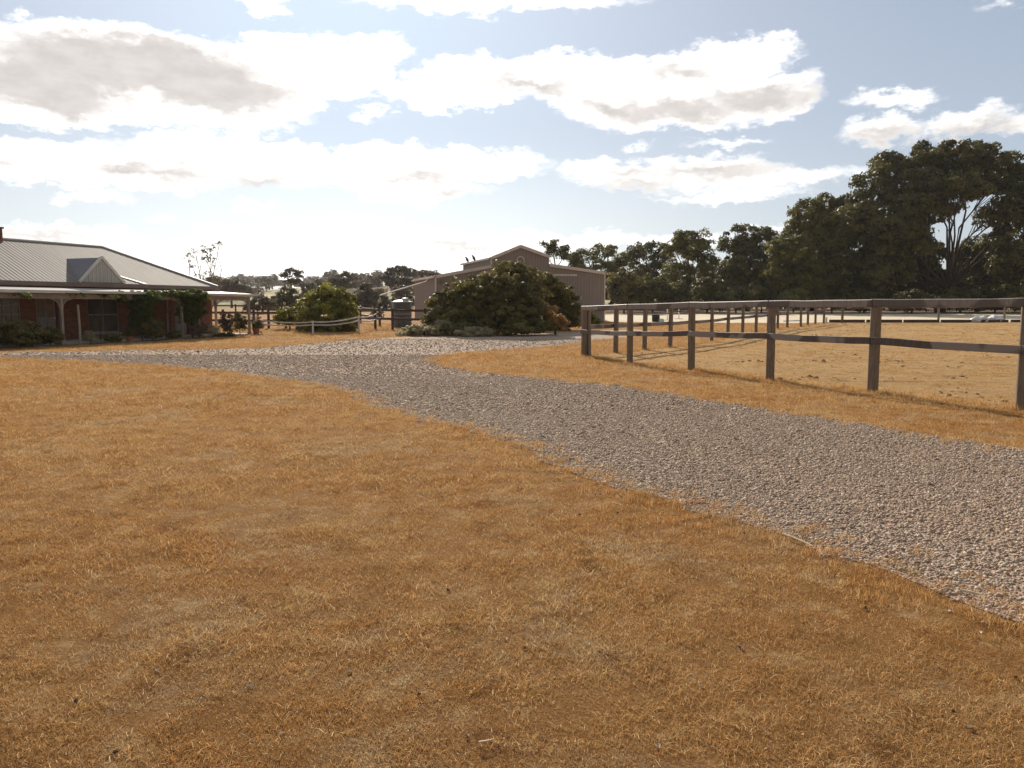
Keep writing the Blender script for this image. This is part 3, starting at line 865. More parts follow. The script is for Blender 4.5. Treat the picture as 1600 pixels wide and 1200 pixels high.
G_ROW = 'gum trees in the dark row behind the sand arena'
def row_tree(px, Y, lst, label, seed, **kw):
    b = base(px, Y)
    return tree('gum_tree', b, pxlobes(b, Y, lst), label, seed=seed, group=G_ROW, **kw)

def build_row():
    # the biggest tree, umbrella crown with the limbs showing under it
    row_tree(1470, 104, [(1400, 266, 40, 32), (1368, 296, 34, 30, -2), (1440, 330, 40, 28, -6), (1400, 375, 36, 34, -7), (1345, 350, 34, 32, -6), (1430, 385, 26, 26, -7), (1385, 430, 36, 30, -7), (1490, 300, 60, 20, -7), (1570, 330, 30, 24, -5), (1575, 410, 30, 40, -4), (1440, 258, 40, 28, 2), (1485, 254, 45, 27, -2), (1532, 254, 44, 30), (1562, 278, 36, 36, 2),
                         (1450, 292, 48, 28, -4), (1505, 290, 52, 28, 1), (1340, 328, 30, 28), (1590, 312, 26, 38), (1352, 365, 34, 34, -3), (1395, 330, 36, 28, -4),
                         (1330, 402, 26, 28, -3), (1580, 370, 26, 36), (1424, 345, 30, 24, 4), (1375, 400, 34, 32, -5), (1412, 410, 32, 30, 4), (1365, 445, 34, 32, 2), (1548, 400, 30, 28, 4), (1562, 440, 34, 32, 2), (1592, 465, 26, 26, 2),
                         (1410, 455, 34, 28, 3), (1450, 400, 26, 22, 5), (1455, 445, 32, 28, 5), (1505, 448, 36, 30, 5), (1508, 405, 22, 16, 6), (1540, 345, 24, 14, 4), (1480, 330, 22, 10, 5), (1338, 468, 30, 20, 0)],
             'huge umbrella shaped gum tree with bare limbs showing under its crown', 21, cr=0.95, leaf=0.39, n_per=46, h0=3.0, r0=0.42, twigs=14, stems=3, spread=0.7, cover=1.35, low=-0.6, gaps=.06)
    row_tree(1268, 106, [(1292, 332, 30, 29), (1262, 345, 30, 28, -2), (1300, 375, 36, 32, -5), (1250, 395, 34, 32, -5), (1270, 440, 40, 30, -5), (1330, 350, 26, 30, -2), (1310, 350, 24, 28), (1240, 375, 26, 26), (1225, 405, 24, 26, -2), (1285, 385, 34, 32, -2), (1255, 385, 26, 26, 2), (1295, 350, 26, 26, 3), (1240, 430, 26, 26, 3), (1280, 425, 30, 28, 3), (1310, 410, 26, 26),
                         (1250, 425, 28, 26, -1), (1225, 450, 20, 20), (1290, 450, 30, 24, 1), (1325, 450, 24, 24, 1), (1260, 465, 30, 18)],
             'broad rounded gum tree touching the huge umbrella shaped one', 22, leafmat=L_GUMLIGHT, cr=0.8, leaf=0.33, n_per=42, h0=3, r0=0.32, twigs=5, gaps=.03, stems=2, spread=0.5)
    row_tree(1168, 110, [(1165, 372, 24, 22), (1192, 380, 22, 24), (1143, 386, 22, 24), (1170, 395, 28, 22, 2), (1150, 420, 24, 24, 3), (1170, 410, 30, 24, -2), (1195, 425, 22, 24), (1140, 430, 20, 24), (1168, 450, 32, 24, -1)],
             'dark open gum tree next to the broad rounded one', 23, cr=0.75, leaf=0.30, h0=3, r0=0.28, twigs=6, gaps=0.10)
    row_tree(1078, 108, [(1070, 374, 17, 16), (1094, 380, 20, 18), (1056, 395, 20, 22), (1078, 392, 24, 20, 2), (1085, 402, 24, 20, -2), (1105, 415, 16, 24), (1060, 425, 20, 22), (1090, 440, 26, 24), (1045, 440, 16, 22, -2)],
             'yellowish green gum tree with twin rounded tops', 24, leafmat=L_GUMLIGHT, cr=0.7, leaf=0.28, h0=3, r0=0.26, twigs=7)
    row_tree(1010, 122, [(1010, 394, 26, 15), (988, 404, 18, 16), (1032, 402, 20, 17), (1012, 418, 30, 18, 2), (1000, 435, 26, 18), (1030, 435, 22, 18)],
             'dark flat topped gum tree rising behind paler shrubs', 25, cr=0.8, leaf=0.30, h0=6, r0=0.3, twigs=6)
    row_tree(930, 118, [(945, 396, 20, 14), (915, 402, 22, 14), (895, 408, 16, 12), (968, 408, 14, 14), (930, 418, 32, 14, -2), (960, 430, 20, 18), (905, 425, 16, 14)],
             'spreading gum tree behind the right lean-to of the barn', 26, leafmat=L_GUMLIGHT, cr=0.75, leaf=0.30, h0=4, r0=0.3, twigs=7)
    row_tree(868, 112, [(858, 383, 13, 13), (866, 396, 14, 12), (880, 400, 9, 16), (856, 405, 10, 10)],
             'small loose gum tree peeping over the barn roof', 27, cr=0.6, leaf=0.28, h0=6, r0=0.2, twigs=8, gaps=0.3, n_per=26)
    row_tree(1215, 100, [(1216, 392, 14, 16), (1210, 425, 18, 24), (1225, 445, 16, 20)],
             'narrow light green gum tree squeezed in the gap of the row', 28, leafmat=L_GUMLIGHT, cr=0.6, leaf=0.27, h0=2.5, r0=0.2)
    row_tree(1618, 99, [(1612, 345, 20, 26), (1630, 320, 26, 30), (1610, 400, 22, 30), (1640, 380, 30, 40), (1620, 450, 24, 30)],
             'tall gum tree at the outer end of the dark row', 29, leafmat=L_GUMLIGHT, cr=0.8, leaf=0.3, h0=4, r0=0.3)
    # shrubby growth in front of the trunks
    und = [(975, 450, 24, 28, 'grey green bushy wattle beside the barn wall'), (1020, 455, 28, 26, 'pale green wattle under the flat topped gum'), (1062, 462, 22, 20, 'low wattle bush under the twin topped gum'),
           (1105, 458, 24, 22, 'round dark wattle under the twin topped gum'), (1150, 466, 24, 18, 'low dark wattle under the open gum'), (1190, 462, 22, 20, 'dusky wattle left of the broad gum trunk'),
           (1240, 468, 26, 16, 'low wattle spreading below the broad gum'), (1300, 468, 30, 17, 'dense dark wattle below the join of the two big gums'), (1350, 470, 28, 15, 'shadowed wattle at the foot of the huge gum'),
           (1425, 470, 30, 14, 'black looking wattle left of the huge trunk'), (1500, 468, 34, 16, 'wattle thicket right of the huge trunk'), (1555, 466, 30, 18, 'wattle thicket before the outer gum'), (1605, 462, 26, 22, 'tall wattle at the outer end of the row')]
    for i, (px, py, rx, ry, lab) in enumerate(und):
        Y = 97 + (i % 3) * 2
        b = base(px, Y)
        tree('wattle_bush', b, pxlobes(b, Y, [(px, py, rx, ry), (px - rx * .5, py + 6, rx * .7, ry * .75, -1), (px + rx * .5, py + 5, rx * .7, ry * .75, 1)]), lab, 'bush', 'wattle bushes under the row of gums',
             leafmat=L_GUM if i % 2 else L_BUSH, cr=0.6, leaf=0.30, n_per=34, h0=0.6, r0=0.12, twigs=3, seed=60 + i, low=-0.9, gaps=0.05)
    # a darker second line closes the view between the trunks
    for i, (px, top) in enumerate([(955, 420), (1000, 425), (1050, 425), (1100, 420), (1150, 415), (1200, 410), (1250, 400), (1300, 400), (1345, 395), (1400, 420), (1445, 385), (1530, 375), (1575, 400), (1620, 400)]):
        Y = 128
        b = base(px, Y); h = 487 - top
        tree('gum_tree', b, pxlobes(b, Y, [(px, top + h * .25, 26, h * .25), (px - 12, top + h * .55, 26, h * .3), (px + 14, top + h * .75, 28, h * .28)]),
             'gum tree in the second line, %s' % ['behind the barn corner', 'left of the flat topped gum', 'between the flat topped and twin topped gums', 'behind the twin topped gum', 'left behind the open gum', 'right behind the open gum', 'behind the narrow light green gum',
                                                   'behind the broad rounded gum', 'where the two big crowns meet', 'left behind the huge trunk', 'straight behind the huge trunk', 'right behind the huge trunk', 'behind the huge crown\'s outer edge', 'behind the outermost gum'][i],
             seed=90 + i, group='gum trees of the second line', cr=1.0, leaf=0.45, n_per=30, h0=2, r0=0.25, twigs=2, low=-0.9, gaps=0.05)
build_row()

def build_left_trees():
    G_FAR = 'hazy trees on the left horizon'
    def ft(px, Y, lst, lab, seed, **kw):
        b = base(px, Y)
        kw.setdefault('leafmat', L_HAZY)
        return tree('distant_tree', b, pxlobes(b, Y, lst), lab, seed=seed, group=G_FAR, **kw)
    # the sparse half dead gum behind the house roof
    Y = 66; b = base(322, Y)
    tree('sparse_gum', b, pxlobes(b, Y, [(296, 402, 9, 9), (306, 396, 8, 8), (316, 392, 9, 8), (328, 394, 8, 9), (336, 386, 7, 5), (343, 382, 4, 3), (300, 415, 7, 8), (322, 408, 8, 10), (332, 408, 8, 8), (318, 430, 9, 9), (334, 425, 6, 8), (326, 440, 12, 8)]),
         'sparse half bare gum tree sticking up behind the house roof', seed=31, leafmat=L_GUM, cr=0.26, leaf=0.13, n_per=6, h0=1.6, r0=0.11, twigs=9, cover=0.8, gaps=0.3, bark=M_BARKPALE, stems=3, spread=0.3)
    ft(362, 165, [(358, 446, 14, 10), (368, 448, 12, 9), (350, 455, 10, 8), (374, 456, 10, 8)], 'dark rounded tree just beyond the house roof end', 32, cr=0.8, leaf=0.4, h0=3, r0=0.25)
    ft(412, 300, [(412, 447, 7, 3.5), (420, 451, 8, 3), (404, 452, 7, 3)], 'tiny flat tree on the far ridge line', 33, cr=1.0, leaf=0.55, h0=5, r0=0.2, n_per=20)
    ft(388, 210, [(385, 455, 14, 9), (396, 460, 12, 10), (376, 462, 12, 9)], 'grey tree behind the verandah corner', 34, cr=1.0, leaf=0.5, h0=2, r0=0.25, n_per=26)
    ft(456, 150, [(446, 433, 9, 5), (458, 426, 13, 5), (468, 433, 10, 5), (452, 440, 9, 5), (464, 442, 8, 5)], 'flat umbrella shaped tree standing above the far trees', 35, cr=0.55, leaf=0.34, h0=4.2, r0=0.2, gaps=0.25, twigs=8, n_per=22)
    ft(452, 110, [(452, 458, 13, 12), (446, 476, 16, 16), (462, 476, 14, 16)], 'dark bushy tree left behind the round garden bush', 36, cr=0.7, leaf=0.32, h0=2, r0=0.2, leafmat=L_GUM)
    ft(410, 95, [(405, 476, 16, 14), (420, 482, 14, 12), (392, 484, 14, 10)], 'low brown tree right of the verandah corner', 37, cr=0.6, leaf=0.3, h0=1.0, r0=0.15)
    ft(430, 120, [(432, 470, 14, 12), (424, 484, 14, 10)], 'grey brown tree beyond the dark rail fence', 38, cr=0.7, leaf=0.3, h0=1.0, r0=0.15)
    ft(492, 200, [(480, 448, 12, 7), (496, 446, 12, 7), (510, 448, 12, 7), (490, 460, 26, 12)], 'long low tree group member over the round bush', 39, cr=0.9, leaf=0.45, h0=3, r0=0.25)
    ft(530, 170, [(524, 438, 11, 6), (540, 433, 12, 6), (552, 437, 10, 5), (532, 446, 16, 7), (548, 448, 12, 6), (516, 446, 9, 6)], 'gum with layered crown left of the distant white gable', 40, cr=0.7, leaf=0.4, h0=4, r0=0.25, gaps=0.2)
    ft(572, 115, [(570, 452, 10, 12), (566, 472, 14, 16), (580, 472, 12, 16), (572, 490, 14, 12)], 'pointed dark tree between the distant gable and curved roof', 41, cr=0.6, leaf=0.32, h0=2, r0=0.2)
    ft(622, 175, [(600, 436, 11, 6), (613, 428, 12, 7), (628, 424, 12, 8), (642, 430, 12, 8), (618, 444, 22, 10), (640, 446, 16, 10)], 'big loose gum just left of the barn wall', 42, cr=0.7, leaf=0.4, h0=4, r0=0.28, gaps=0.2)
    ft(600, 130, [(594, 468, 13, 14), (606, 476, 13, 14), (590, 484, 12, 10)], 'grey scrubby tree under the curved roof', 43, cr=0.7, leaf=0.32, h0=1.5, r0=0.16)
    ft(630, 125, [(628, 460, 13, 14), (638, 474, 12, 16), (622, 480, 12, 10)], 'dark scrubby tree behind the water tank', 44, cr=0.7, leaf=0.32, h0=1.5, r0=0.16)
    ft(592, 72, [(590, 492, 8, 8), (584, 500, 9, 8)], 'young straggly tree at the end of the dark rail fence', 45, cr=0.35, leaf=0.2, h0=0.6, r0=0.07, leafmat=L_BUSH)
    ft(660, 190, [(660, 428, 12, 6), (676, 432, 10, 5)], 'treetop showing over the barn lean-to roof', 46, cr=0.7, leaf=0.4, h0=6, r0=0.2)
    # ridge wood: small repeated trees, one builder, copies share their meshes
    index_kids()
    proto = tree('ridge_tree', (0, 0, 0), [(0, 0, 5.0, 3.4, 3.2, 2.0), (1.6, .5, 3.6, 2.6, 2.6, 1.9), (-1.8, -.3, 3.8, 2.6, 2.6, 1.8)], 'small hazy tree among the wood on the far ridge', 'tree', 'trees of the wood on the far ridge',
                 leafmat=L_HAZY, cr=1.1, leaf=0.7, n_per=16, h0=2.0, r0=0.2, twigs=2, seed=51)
    bpy.context.view_layer.update(); index_kids()
    rg = random.Random(4)
    spots = []
    for k in range(110):
        px = rg.uniform(330, 700); Y = rg.choice([rg.uniform(380, 640), rg.uniform(560, 700), rg.uniform(240, 330)])
        if Y < 340 and rg.random() < 0.5: continue
        spots.append((px, Y))
    for i, (px, Y) in enumerate(spots):
        o = proto if i == 0 else copy_tree(proto)
        b = base(px, Y); o.location = b; o.rotation_euler = (0, 0, rg.uniform(0, 6.28)); s = rg.uniform(0.8, 1.5) * (1.0 if Y > 350 else 0.75); o.scale = (s, s, s * rg.uniform(.8, 1.15))
build_left_trees()

def bush(name, px, Y, lst, lab, cat='bush', seed=1, **kw):
    b = base(px, Y)
    kw.setdefault('h0', 0.3); kw.setdefault('r0', 0.06); kw.setdefault('twigs', 4); kw.setdefault('low', -0.95); kw.setdefault('gaps', 0.04)
    kw.setdefault('crown_name', 'foliage')
    return tree(name, b, pxlobes(b, Y, lst, kw.pop('depth', 0.8)), lab, cat, seed=seed, **kw)

def build_bushes():
    # the large mound in the middle: one big shrub and another behind its right side
    bush('large_shrub', 770, 43.5, [(795, 424, 24, 16, 1), (760, 448, 34, 20), (718, 460, 28, 22), (688, 480, 22, 24), (740, 480, 50, 36, -1), (790, 470, 50, 40, -1), (825, 468, 30, 34), (690, 498, 24, 22, -1), (730, 500, 40, 22, -1.5),
                                    (790, 500, 50, 22, -1.5), (840, 500, 26, 22, -1), (815, 440, 30, 22, 1), (720, 513, 46, 11, -2), (800, 513, 56, 12, -2), (850, 512, 20, 10, -2)],
         'huge dark mounded shrub in front of the barn', seed=201, leafmat=L_BUSH, cr=0.26, leaf=0.115, n_per=40, cover=1.2)
    bush('large_shrub', 872, 47.5, [(850, 446, 28, 18), (872, 460, 26, 22), (888, 482, 20, 24), (860, 485, 34, 32), (896, 500, 12, 16), (870, 505, 30, 16)],
         'dark sprawling shrub right behind the huge mounded one', seed=202, leafmat=L_BUSH, cr=0.26, leaf=0.12, n_per=40)
    bush('russet_shrub', 868, 42, [(862, 490, 9, 11), (872, 502, 12, 11), (880, 508, 9, 8)], 'small orange leaved shrub at the foot of the dark mound', seed=203, leafmat=L_RED, cr=0.16, leaf=0.1, n_per=24)
    bush('small_shrub', 925, 58, [(922, 500, 9, 9), (930, 504, 9, 7)], 'small light green shrub behind the corner fence post', seed=204, leafmat=L_ROUND, cr=0.18, leaf=0.13, n_per=22)
    # sage coloured ground cover: a few separate low clumps
    for i, (px, py, rx, ry, Y, lab) in enumerate([(662, 518, 34, 10, 41, 'low grey green clump nearest the water tank'), (700, 513, 30, 12, 41.5, 'taller grey green clump at the left foot of the mound'), (740, 520, 34, 8, 40.5, 'flat grey green clump along the gravel edge'),
                                                  (672, 507, 13, 12, 43, 'upright pale clump between tank and mound'), (632, 523, 18, 5, 41, 'flattest grey green clump spreading left over the dry grass')]):
        bush('ground_cover_plant', px, Y, [(px, py, rx, ry), (px + rx * .5, py + 1, rx * .5, ry * .8)], lab, 'plant', seed=210 + i, group='grey green plants at the foot of the mound', leafmat=L_SAGE, cr=0.14, leaf=0.10, n_per=22)
    # round bush and its smaller neighbour on the left
    bush('round_bush', 512, 47.0, [(510, 470, 34, 24), (490, 480, 26, 26), (535, 480, 24, 26), (512, 495, 46, 26, -1), (500, 511, 36, 12, -1.2), (532, 510, 26, 12, -1.2), (545, 500, 16, 20), (480, 502, 18, 18)],
         'big round yellow green garden bush behind the white tape fence', seed=221, leafmat=L_ROUND, cr=0.26, leaf=0.13, n_per=36)
    bush('small_round_bush', 452, 48.5, [(448, 494, 16, 14), (462, 500, 12, 14), (438, 500, 9, 10)], 'smaller light green bush left of the round garden bush', seed=222, leafmat=L_ROUND, cr=0.2, leaf=0.12, n_per=28)
build_bushes()
# ------------------------------------------------------------------ building materials
def mat_brick():
    m, t, out = newmat('red_brick')
    tc = t.new('ShaderNodeTexCoord').outputs['Object']
    s = t.new('ShaderNodeSeparateXYZ'); t.put(s.inputs[0], tc)
    c = t.new('ShaderNodeCombineXYZ'); t.put(c.inputs[0], t.math('ADD', s.outputs[0], s.outputs[1])); t.put(c.inputs[1], s.outputs[2])
    b = t.new('ShaderNodeTexBrick'); t.put(b.inputs['Vector'], c.outputs[0])
    b.inputs['Scale'].default_value = 1.0; b.inputs['Brick Width'].default_value = 0.24; b.inputs['Row Height'].default_value = 0.086; b.inputs['Mortar Size'].default_value = 0.008
    b.inputs['Color1'].default_value = (0.30, 0.115, 0.06, 1); b.inputs['Color2'].default_value = (0.20, 0.07, 0.04, 1); b.inputs['Mortar'].default_value = (0.17, 0.12, 0.10, 1)
    principled(t, out, b.outputs['Color'], 0.9, 0.15, 0, t.bump(b.outputs['Fac'], -0.3, 0.005))
    return m
def mat_corrugated(name, a, b, axis=0, pitch=0.20, rough=0.42, metal=0.25, strength=0.8):
    m, t, out = newmat(name)
    tc = t.new('ShaderNodeTexCoord').outputs['Object']
    w = t.new('ShaderNodeTexWave', wave_type='BANDS', bands_direction='XYZ'[axis]); t.put(w.inputs['Vector'], tc)
    w.inputs['Scale'].default_value = 0.314159 / pitch; w.inputs['Distortion'].default_value = 0
    f = t.noise(t.vmath('MULTIPLY', tc, (2.5, 0.4, 0.4) if axis == 0 else (0.4, 2.5, 0.4)), 1.5, 5, 0.6)
    col = t.mix(t.ramp(f, 0.3, 0.7), a, b)
    col = t.mix(t.math('MULTIPLY', w.outputs['Fac'], 0.35), col, tuple(x * 0.55 for x in a))
    principled(t, out, col, rough, 0.2, metal, t.bump(w.outputs['Fac'], strength, 0.03))
    return m
M_BRICK = mat_brick()
M_ROOFX = mat_corrugated('roof_sheet', (0.235, 0.21, 0.185), (0.19, 0.17, 0.15), 0, rough=0.75, metal=0.0, strength=0.35)
M_ROOFY = mat_corrugated('roof_sheet_hip', (0.235, 0.21, 0.185), (0.19, 0.17, 0.15), 1, rough=0.75, metal=0.0, strength=0.35)
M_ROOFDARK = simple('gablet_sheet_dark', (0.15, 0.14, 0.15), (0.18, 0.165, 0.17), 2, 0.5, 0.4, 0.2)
M_ROOFPALE = mat_corrugated('verandah_sheet', (0.66, 0.63, 0.58), (0.56, 0.53, 0.49), 0, rough=0.35, metal=0.1, strength=0.4)
M_FASCIA = simple('brown_gutter', (0.19, 0.125, 0.095), (0.23, 0.155, 0.12), 2, 0.5, 0.4)
M_WHITEWOOD = simple('cream_painted_timber', (0.42, 0.37, 0.30), (0.34, 0.30, 0.24), 3, 0.6, 0.3)
M_CREAMGUT = simple('pale_gutter', (0.70, 0.66, 0.60), (0.60, 0.56, 0.50), 2, 0.4, 0.4)
M_GLASS = simple('dark_window_glass', (0.10, 0.085, 0.07), (0.06, 0.05, 0.045), 1.5, 0.12, 0.6)
M_CURTAIN = simple('curtain', (0.30, 0.22, 0.17), (0.20, 0.15, 0.12), 3, 0.9, 0.1)
M_CONC = simple('pale_concrete', (0.52, 0.46, 0.40), (0.42, 0.37, 0.32), 2, 0.9, 0.15)
M_DOOR = simple('painted_door', (0.30, 0.26, 0.22), (0.26, 0.22, 0.19), 2, 0.5, 0.3)
M_CLAD = mat_corrugated('barn_cladding', (0.36, 0.30, 0.265), (0.33, 0.275, 0.24), 0, 0.25, rough=0.6, metal=0.0, strength=0.12)
M_CLADY = mat_corrugated('barn_cladding_side', (0.36, 0.30, 0.265), (0.33, 0.275, 0.24), 1, 0.25, rough=0.6, metal=0.0, strength=0.12)
M_TRIM = simple('barn_trim', (0.78, 0.68, 0.60), (0.70, 0.61, 0.53), 2, 0.55, 0.3)
M_BARNROOF = mat_corrugated('barn_roof_sheet', (0.30, 0.255, 0.22), (0.26, 0.22, 0.19), 1, 0.25, rough=0.7, metal=0.0, strength=0.3)
M_TANK = simple('tank_steel', (0.13, 0.135, 0.13), (0.17, 0.175, 0.165), 2, 0.5, 0.4, 0.3, stretch=(1, 1, 3))
M_TANKTOP = simple('tank_lid_paint', (0.62, 0.60, 0.56), (0.5, 0.48, 0.45), 3, 0.5, 0.4)
M_TAPE = simple('white_fence_tape', (0.75, 0.70, 0.67), (0.65, 0.61, 0.58), 4, 0.6, 0.3)
M_BLACK = simple('black_rubber', (0.02, 0.02, 0.02), (0.035, 0.033, 0.03), 4, 0.7, 0.3)
M_BAG = simple('white_plastic_bag', (0.82, 0.79, 0.76), (0.70, 0.67, 0.64), 4, 0.5, 0.4, bump=0.6, bscale=6)
M_WHITEPVC = simple('white_paint', (0.78, 0.76, 0.72), (0.7, 0.68, 0.64), 4, 0.5, 0.4)
M_PURPLE = simple('dark_red_box', (0.10, 0.035, 0.035), (0.08, 0.03, 0.03), 4, 0.6, 0.3)
M_TERRA = simple('terracotta', (0.40, 0.16, 0.08), (0.33, 0.13, 0.07), 5, 0.8, 0.2)
M_YELLOW = simple('opening_glow_yellow', (0.62, 0.58, 0.30), (0.56, 0.52, 0.27), 2, 0.7, 0.2)
M_FEATHER = simple('dark_feathers', (0.05, 0.045, 0.045), (0.08, 0.07, 0.07), 20, 0.8, 0.2)

# ------------------------------------------------------------------ house
HC = Vector((-14.2, 43.0, 0.02)); HANG = math.atan2(0.92, 0.39)
def hloc(lx, ly):
    c, s = math.cos(HANG), math.sin(HANG)
    return Vector((HC.x + lx * c - ly * s, HC.y + lx * s + ly * c, 0))
def build_house():
    H = empty('brick_house', tuple(HC), 'long brick homestead with grey hipped metal roof and cream verandah', 'house', rz=HANG)
    X0 = -26.0; XE = -0.6; YW = 2.0; YB = 9.2; ZE = 2.62
    # wall with openings in its verandah side
    ops = [(-8.25, -6.55, 0.35, 2.0), (-10.75, -9.75, 0.14, 2.15), (-12.5, -11.4, 0.45, 2.0), (-16.5, -14.9, 0.4, 2.0), (-3.2, -2.3, 0.14, 2.15)]
    mb = MB(); ops = sorted(ops); x = X0
    for (a, b, z0, z1) in ops:
        mb.box(x, a, YW, YW + 0.22, -0.3, 2.5); mb.box(a, b, YW, YW + 0.22, z1, 2.5); mb.box(a, b, YW, YW + 0.22, -0.3, z0); x = b
    mb.box(x, XE, YW, YW + 0.22, -0.3, 2.5)
    mb.box(XE - 0.22, XE, YW + 0.223, YB, -0.3, 2.5); mb.box(X0, XE - 0.223, YB - 0.22, YB, -0.3, 2.5); mb.box(X0, X0 + 0.22, YW + 0.223, YB - 0.223, -0.3, 2.5)
    mb.build('wall', M_BRICK, H)
    fl = MB(); fl.box(X0 + 0.3, XE - 0.3, YW + 0.3, YB - 0.3, -0.2, 0.1); fl.build('floor_slab', M_CONC, H)
    fl = MB(); fl.box(X0, 0.15, -0.12, YW - 0.004, -0.35, 0.10); fl.box(XE + 0.004, 0.15, YW, YB, -0.35, 0.10); fl.build('verandah_floor', M_CONC, H, bevel=0.01)
    # windows and doors
    def window(a, b, z0, z1, nx, nz, sash=True):
        f = MB(); y = YW + 0.06; w = 0.06
        f.box(a, b, y, y + 0.08, z1 - w, z1); f.box(a, b, y, y + 0.08, z0, z0 + w); f.box(a, a + w, y, y + 0.08, z0 + w, z1 - w); f.box(b - w, b, y, y + 0.08, z0 + w, z1 - w)
        for i in range(1, nx):
            xx = a + (b - a) * i / nx; f.box(xx - 0.02, xx + 0.02, y + 0.01, y + 0.06, z0 + w, z1 - w)
        for j in range(1, nz):
            zz = z0 + (z1 - z0) * j / nz; f.box(a + w, b - w, y + 0.003, y + 0.055, zz - 0.02, zz + 0.02)
        fo = f.build('window', M_WHITEWOOD, H)
        p = MB(); p.box(a + w, b - w, y + 0.035, y + 0.045, z0 + w, z1 - w); p.build('pane', M_GLASS, fo)
        c = MB()
        for k in range(2):
            xa, xb = (a + w, a + w + (b - a) * .22) if k == 0 else (b - w - (b - a) * .22, b - w)
            n = 6
            for q in range(n):
                u0 = xa + (xb - xa) * q / n; c.box(u0, u0 + (xb - xa) / n - .004, y + 0.10 + 0.02 * (q % 2), y + 0.12 + 0.02 * (q % 2), z0 + w, z1 - w)
        c.build('curtain', M_CURTAIN, fo)
        s = MB(); s.box(a - 0.05, b + 0.05, YW - 0.05, YW + 0.055, z0 - 0.07, z0 - 0.003); s.build('sill', M_CONC, fo)
    window(-8.25, -6.55, 0.35, 2.0, 2, 2); window(-12.5, -11.4, 0.45, 2.0, 3, 4); window(-16.5, -14.9, 0.4, 2.0, 3, 4)
    for (a, b) in ((-10.75, -9.75), (-3.2, -2.3)):
        d = MB(); d.box(a + .05, b - .05, YW + 0.08, YW + 0.12, 0.14, 2.1)
        for q in range(2):
            xa = a + .13 + q * (b - a - .2) / 2; xb = xa + (b - a - .2) / 2 - .08
            d.box(xa, xb, YW + 0.06, YW + 0.078, 0.3, 0.95)
        do = d.build('door', M_DOOR, H)
        g = MB()
        for q in range(2):
            xa = a + .13 + q * (b - a - .2) / 2; xb = xa + (b - a - .2) / 2 - .08
            g.box(xa, xb, YW + 0.064, YW + 0.078, 1.1, 1.95)
        g.build('glazing', M_CURTAIN, do)
        k = MB(); k.lathe([(0, -.03), (.03, -.02), (.035, 0), (.03, .02), (0, .03)], (b - .12, YW + .04, 1.05), 10); k.build('handle', M_WHITEPVC, do)
    # main roof
    ey0, ey1, ex = 1.72, 9.5, -0.42; ym = (ey0 + ey1) / 2; rise = 1.98; rx = ex - (ey1 - ey0) / 2; t = 0.05
    def slab(poly, mat, name='roof', th=0.05):
        mb = MB(); mb.prism(poly, (0, 0, -th)); return mb.build(name, mat, H)
    r = slab([(X0, ey0, ZE), (ex, ey0, ZE), (rx, ym, ZE + rise), (X0, ym, ZE + rise)], M_ROOFX)
    slab([(ex, ey0, ZE), (ex, ey1, ZE), (rx, ym, ZE + rise)], M_ROOFY, 'hip_roof')
    slab([(ex, ey1, ZE), (X0, ey1, ZE), (X0, ym, ZE + rise), (rx, ym, ZE + rise)], M_ROOFX, 'rear_roof')
    cp = MB(); cp.tube([(X0, ym, ZE + rise + .01), (rx, ym, ZE + rise + .01)], 0.06, 8); cp.tube([(rx, ym, ZE + rise + .01), (ex, ey0, ZE + .02)], 0.05, 8); cp.tube([(rx, ym, ZE + rise + .01), (ex, ey1, ZE + .02)], 0.05, 8)
    cp.build('ridge_cap', M_CREAMGUT, H)
    v = MB(); k = rise / (ym - ey0)
    v.beam((-6.75, 2.98, ZE + (2.98 - ey0) * k + .01), (-5.2, ey0, ZE + .02), 0.10, 0.03, (0, -k, 1)); v.build('valley_flashing', M_FASCIA, H)
    f = MB(); f.box(X0, ex + .02, ey0 - .1, ey0 - .003, ZE - .2, ZE - .01); f.box(ex + .003, ex + .1, ey0 - .1, ey1 + .1, ZE - .2, ZE - .012); f.box(X0, ex + .02, ey1 + .003, ey1 + .1, ZE - .2, ZE - .01)
    f.build('gutter', M_FASCIA, H, bevel=0.01)
    so_ = MB(); so_.box(X0, XE - .0, ey0, YW + .2, 2.503, 2.53); so_.box(XE + .003, ex, ey0, YB, 2.503, 2.53); so_.build('soffit', M_WHITEWOOD, H)
    # chimney
    c = MB(); c.box(-10.5, -9.75, ym - .35, ym + .35, ZE + 1.2, ZE + rise + .42); co = c.build('chimney', M_BRICK, H)
    c = MB(); c.box(-10.55, -9.7, ym - .4, ym + .4, ZE + rise + .423, ZE + rise + .50); c.build('chimney_cap', M_FASCIA, co)
    # gablet on the front slope
    ga, gb = -8.82, -6.4; gm = (ga + gb) / 2; gh = 1.16; yg = ey0 + .05; yb = yg + gh / k
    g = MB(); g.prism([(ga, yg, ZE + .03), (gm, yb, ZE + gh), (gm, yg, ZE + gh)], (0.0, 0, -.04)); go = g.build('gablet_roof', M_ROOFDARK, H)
    g = MB(); g.prism([(gb, yg, ZE + .03), (gm, yg, ZE + gh), (gm, yb, ZE + gh)], (0, 0, -.04)); g.build('gablet_roof', M_ROOFX, H)
    g = MB(); g.add([(ga, yg + .03, ZE), (gb, yg + .03, ZE), (gm, yg + .03, ZE + gh - .05)], [(0, 1, 2)])
    n = 22
    for i in range(1, n):
        xx = ga + (gb - ga) * i / n; hh = (gh - .05) * (1 - abs(xx - gm) / ((gb - ga) / 2)) - .05
        if hh > .04: g.box(xx - .018, xx + .018, yg, yg + .028, ZE + .02, ZE + hh)
    g.build('gablet_face', M_ROOFPALE, H)
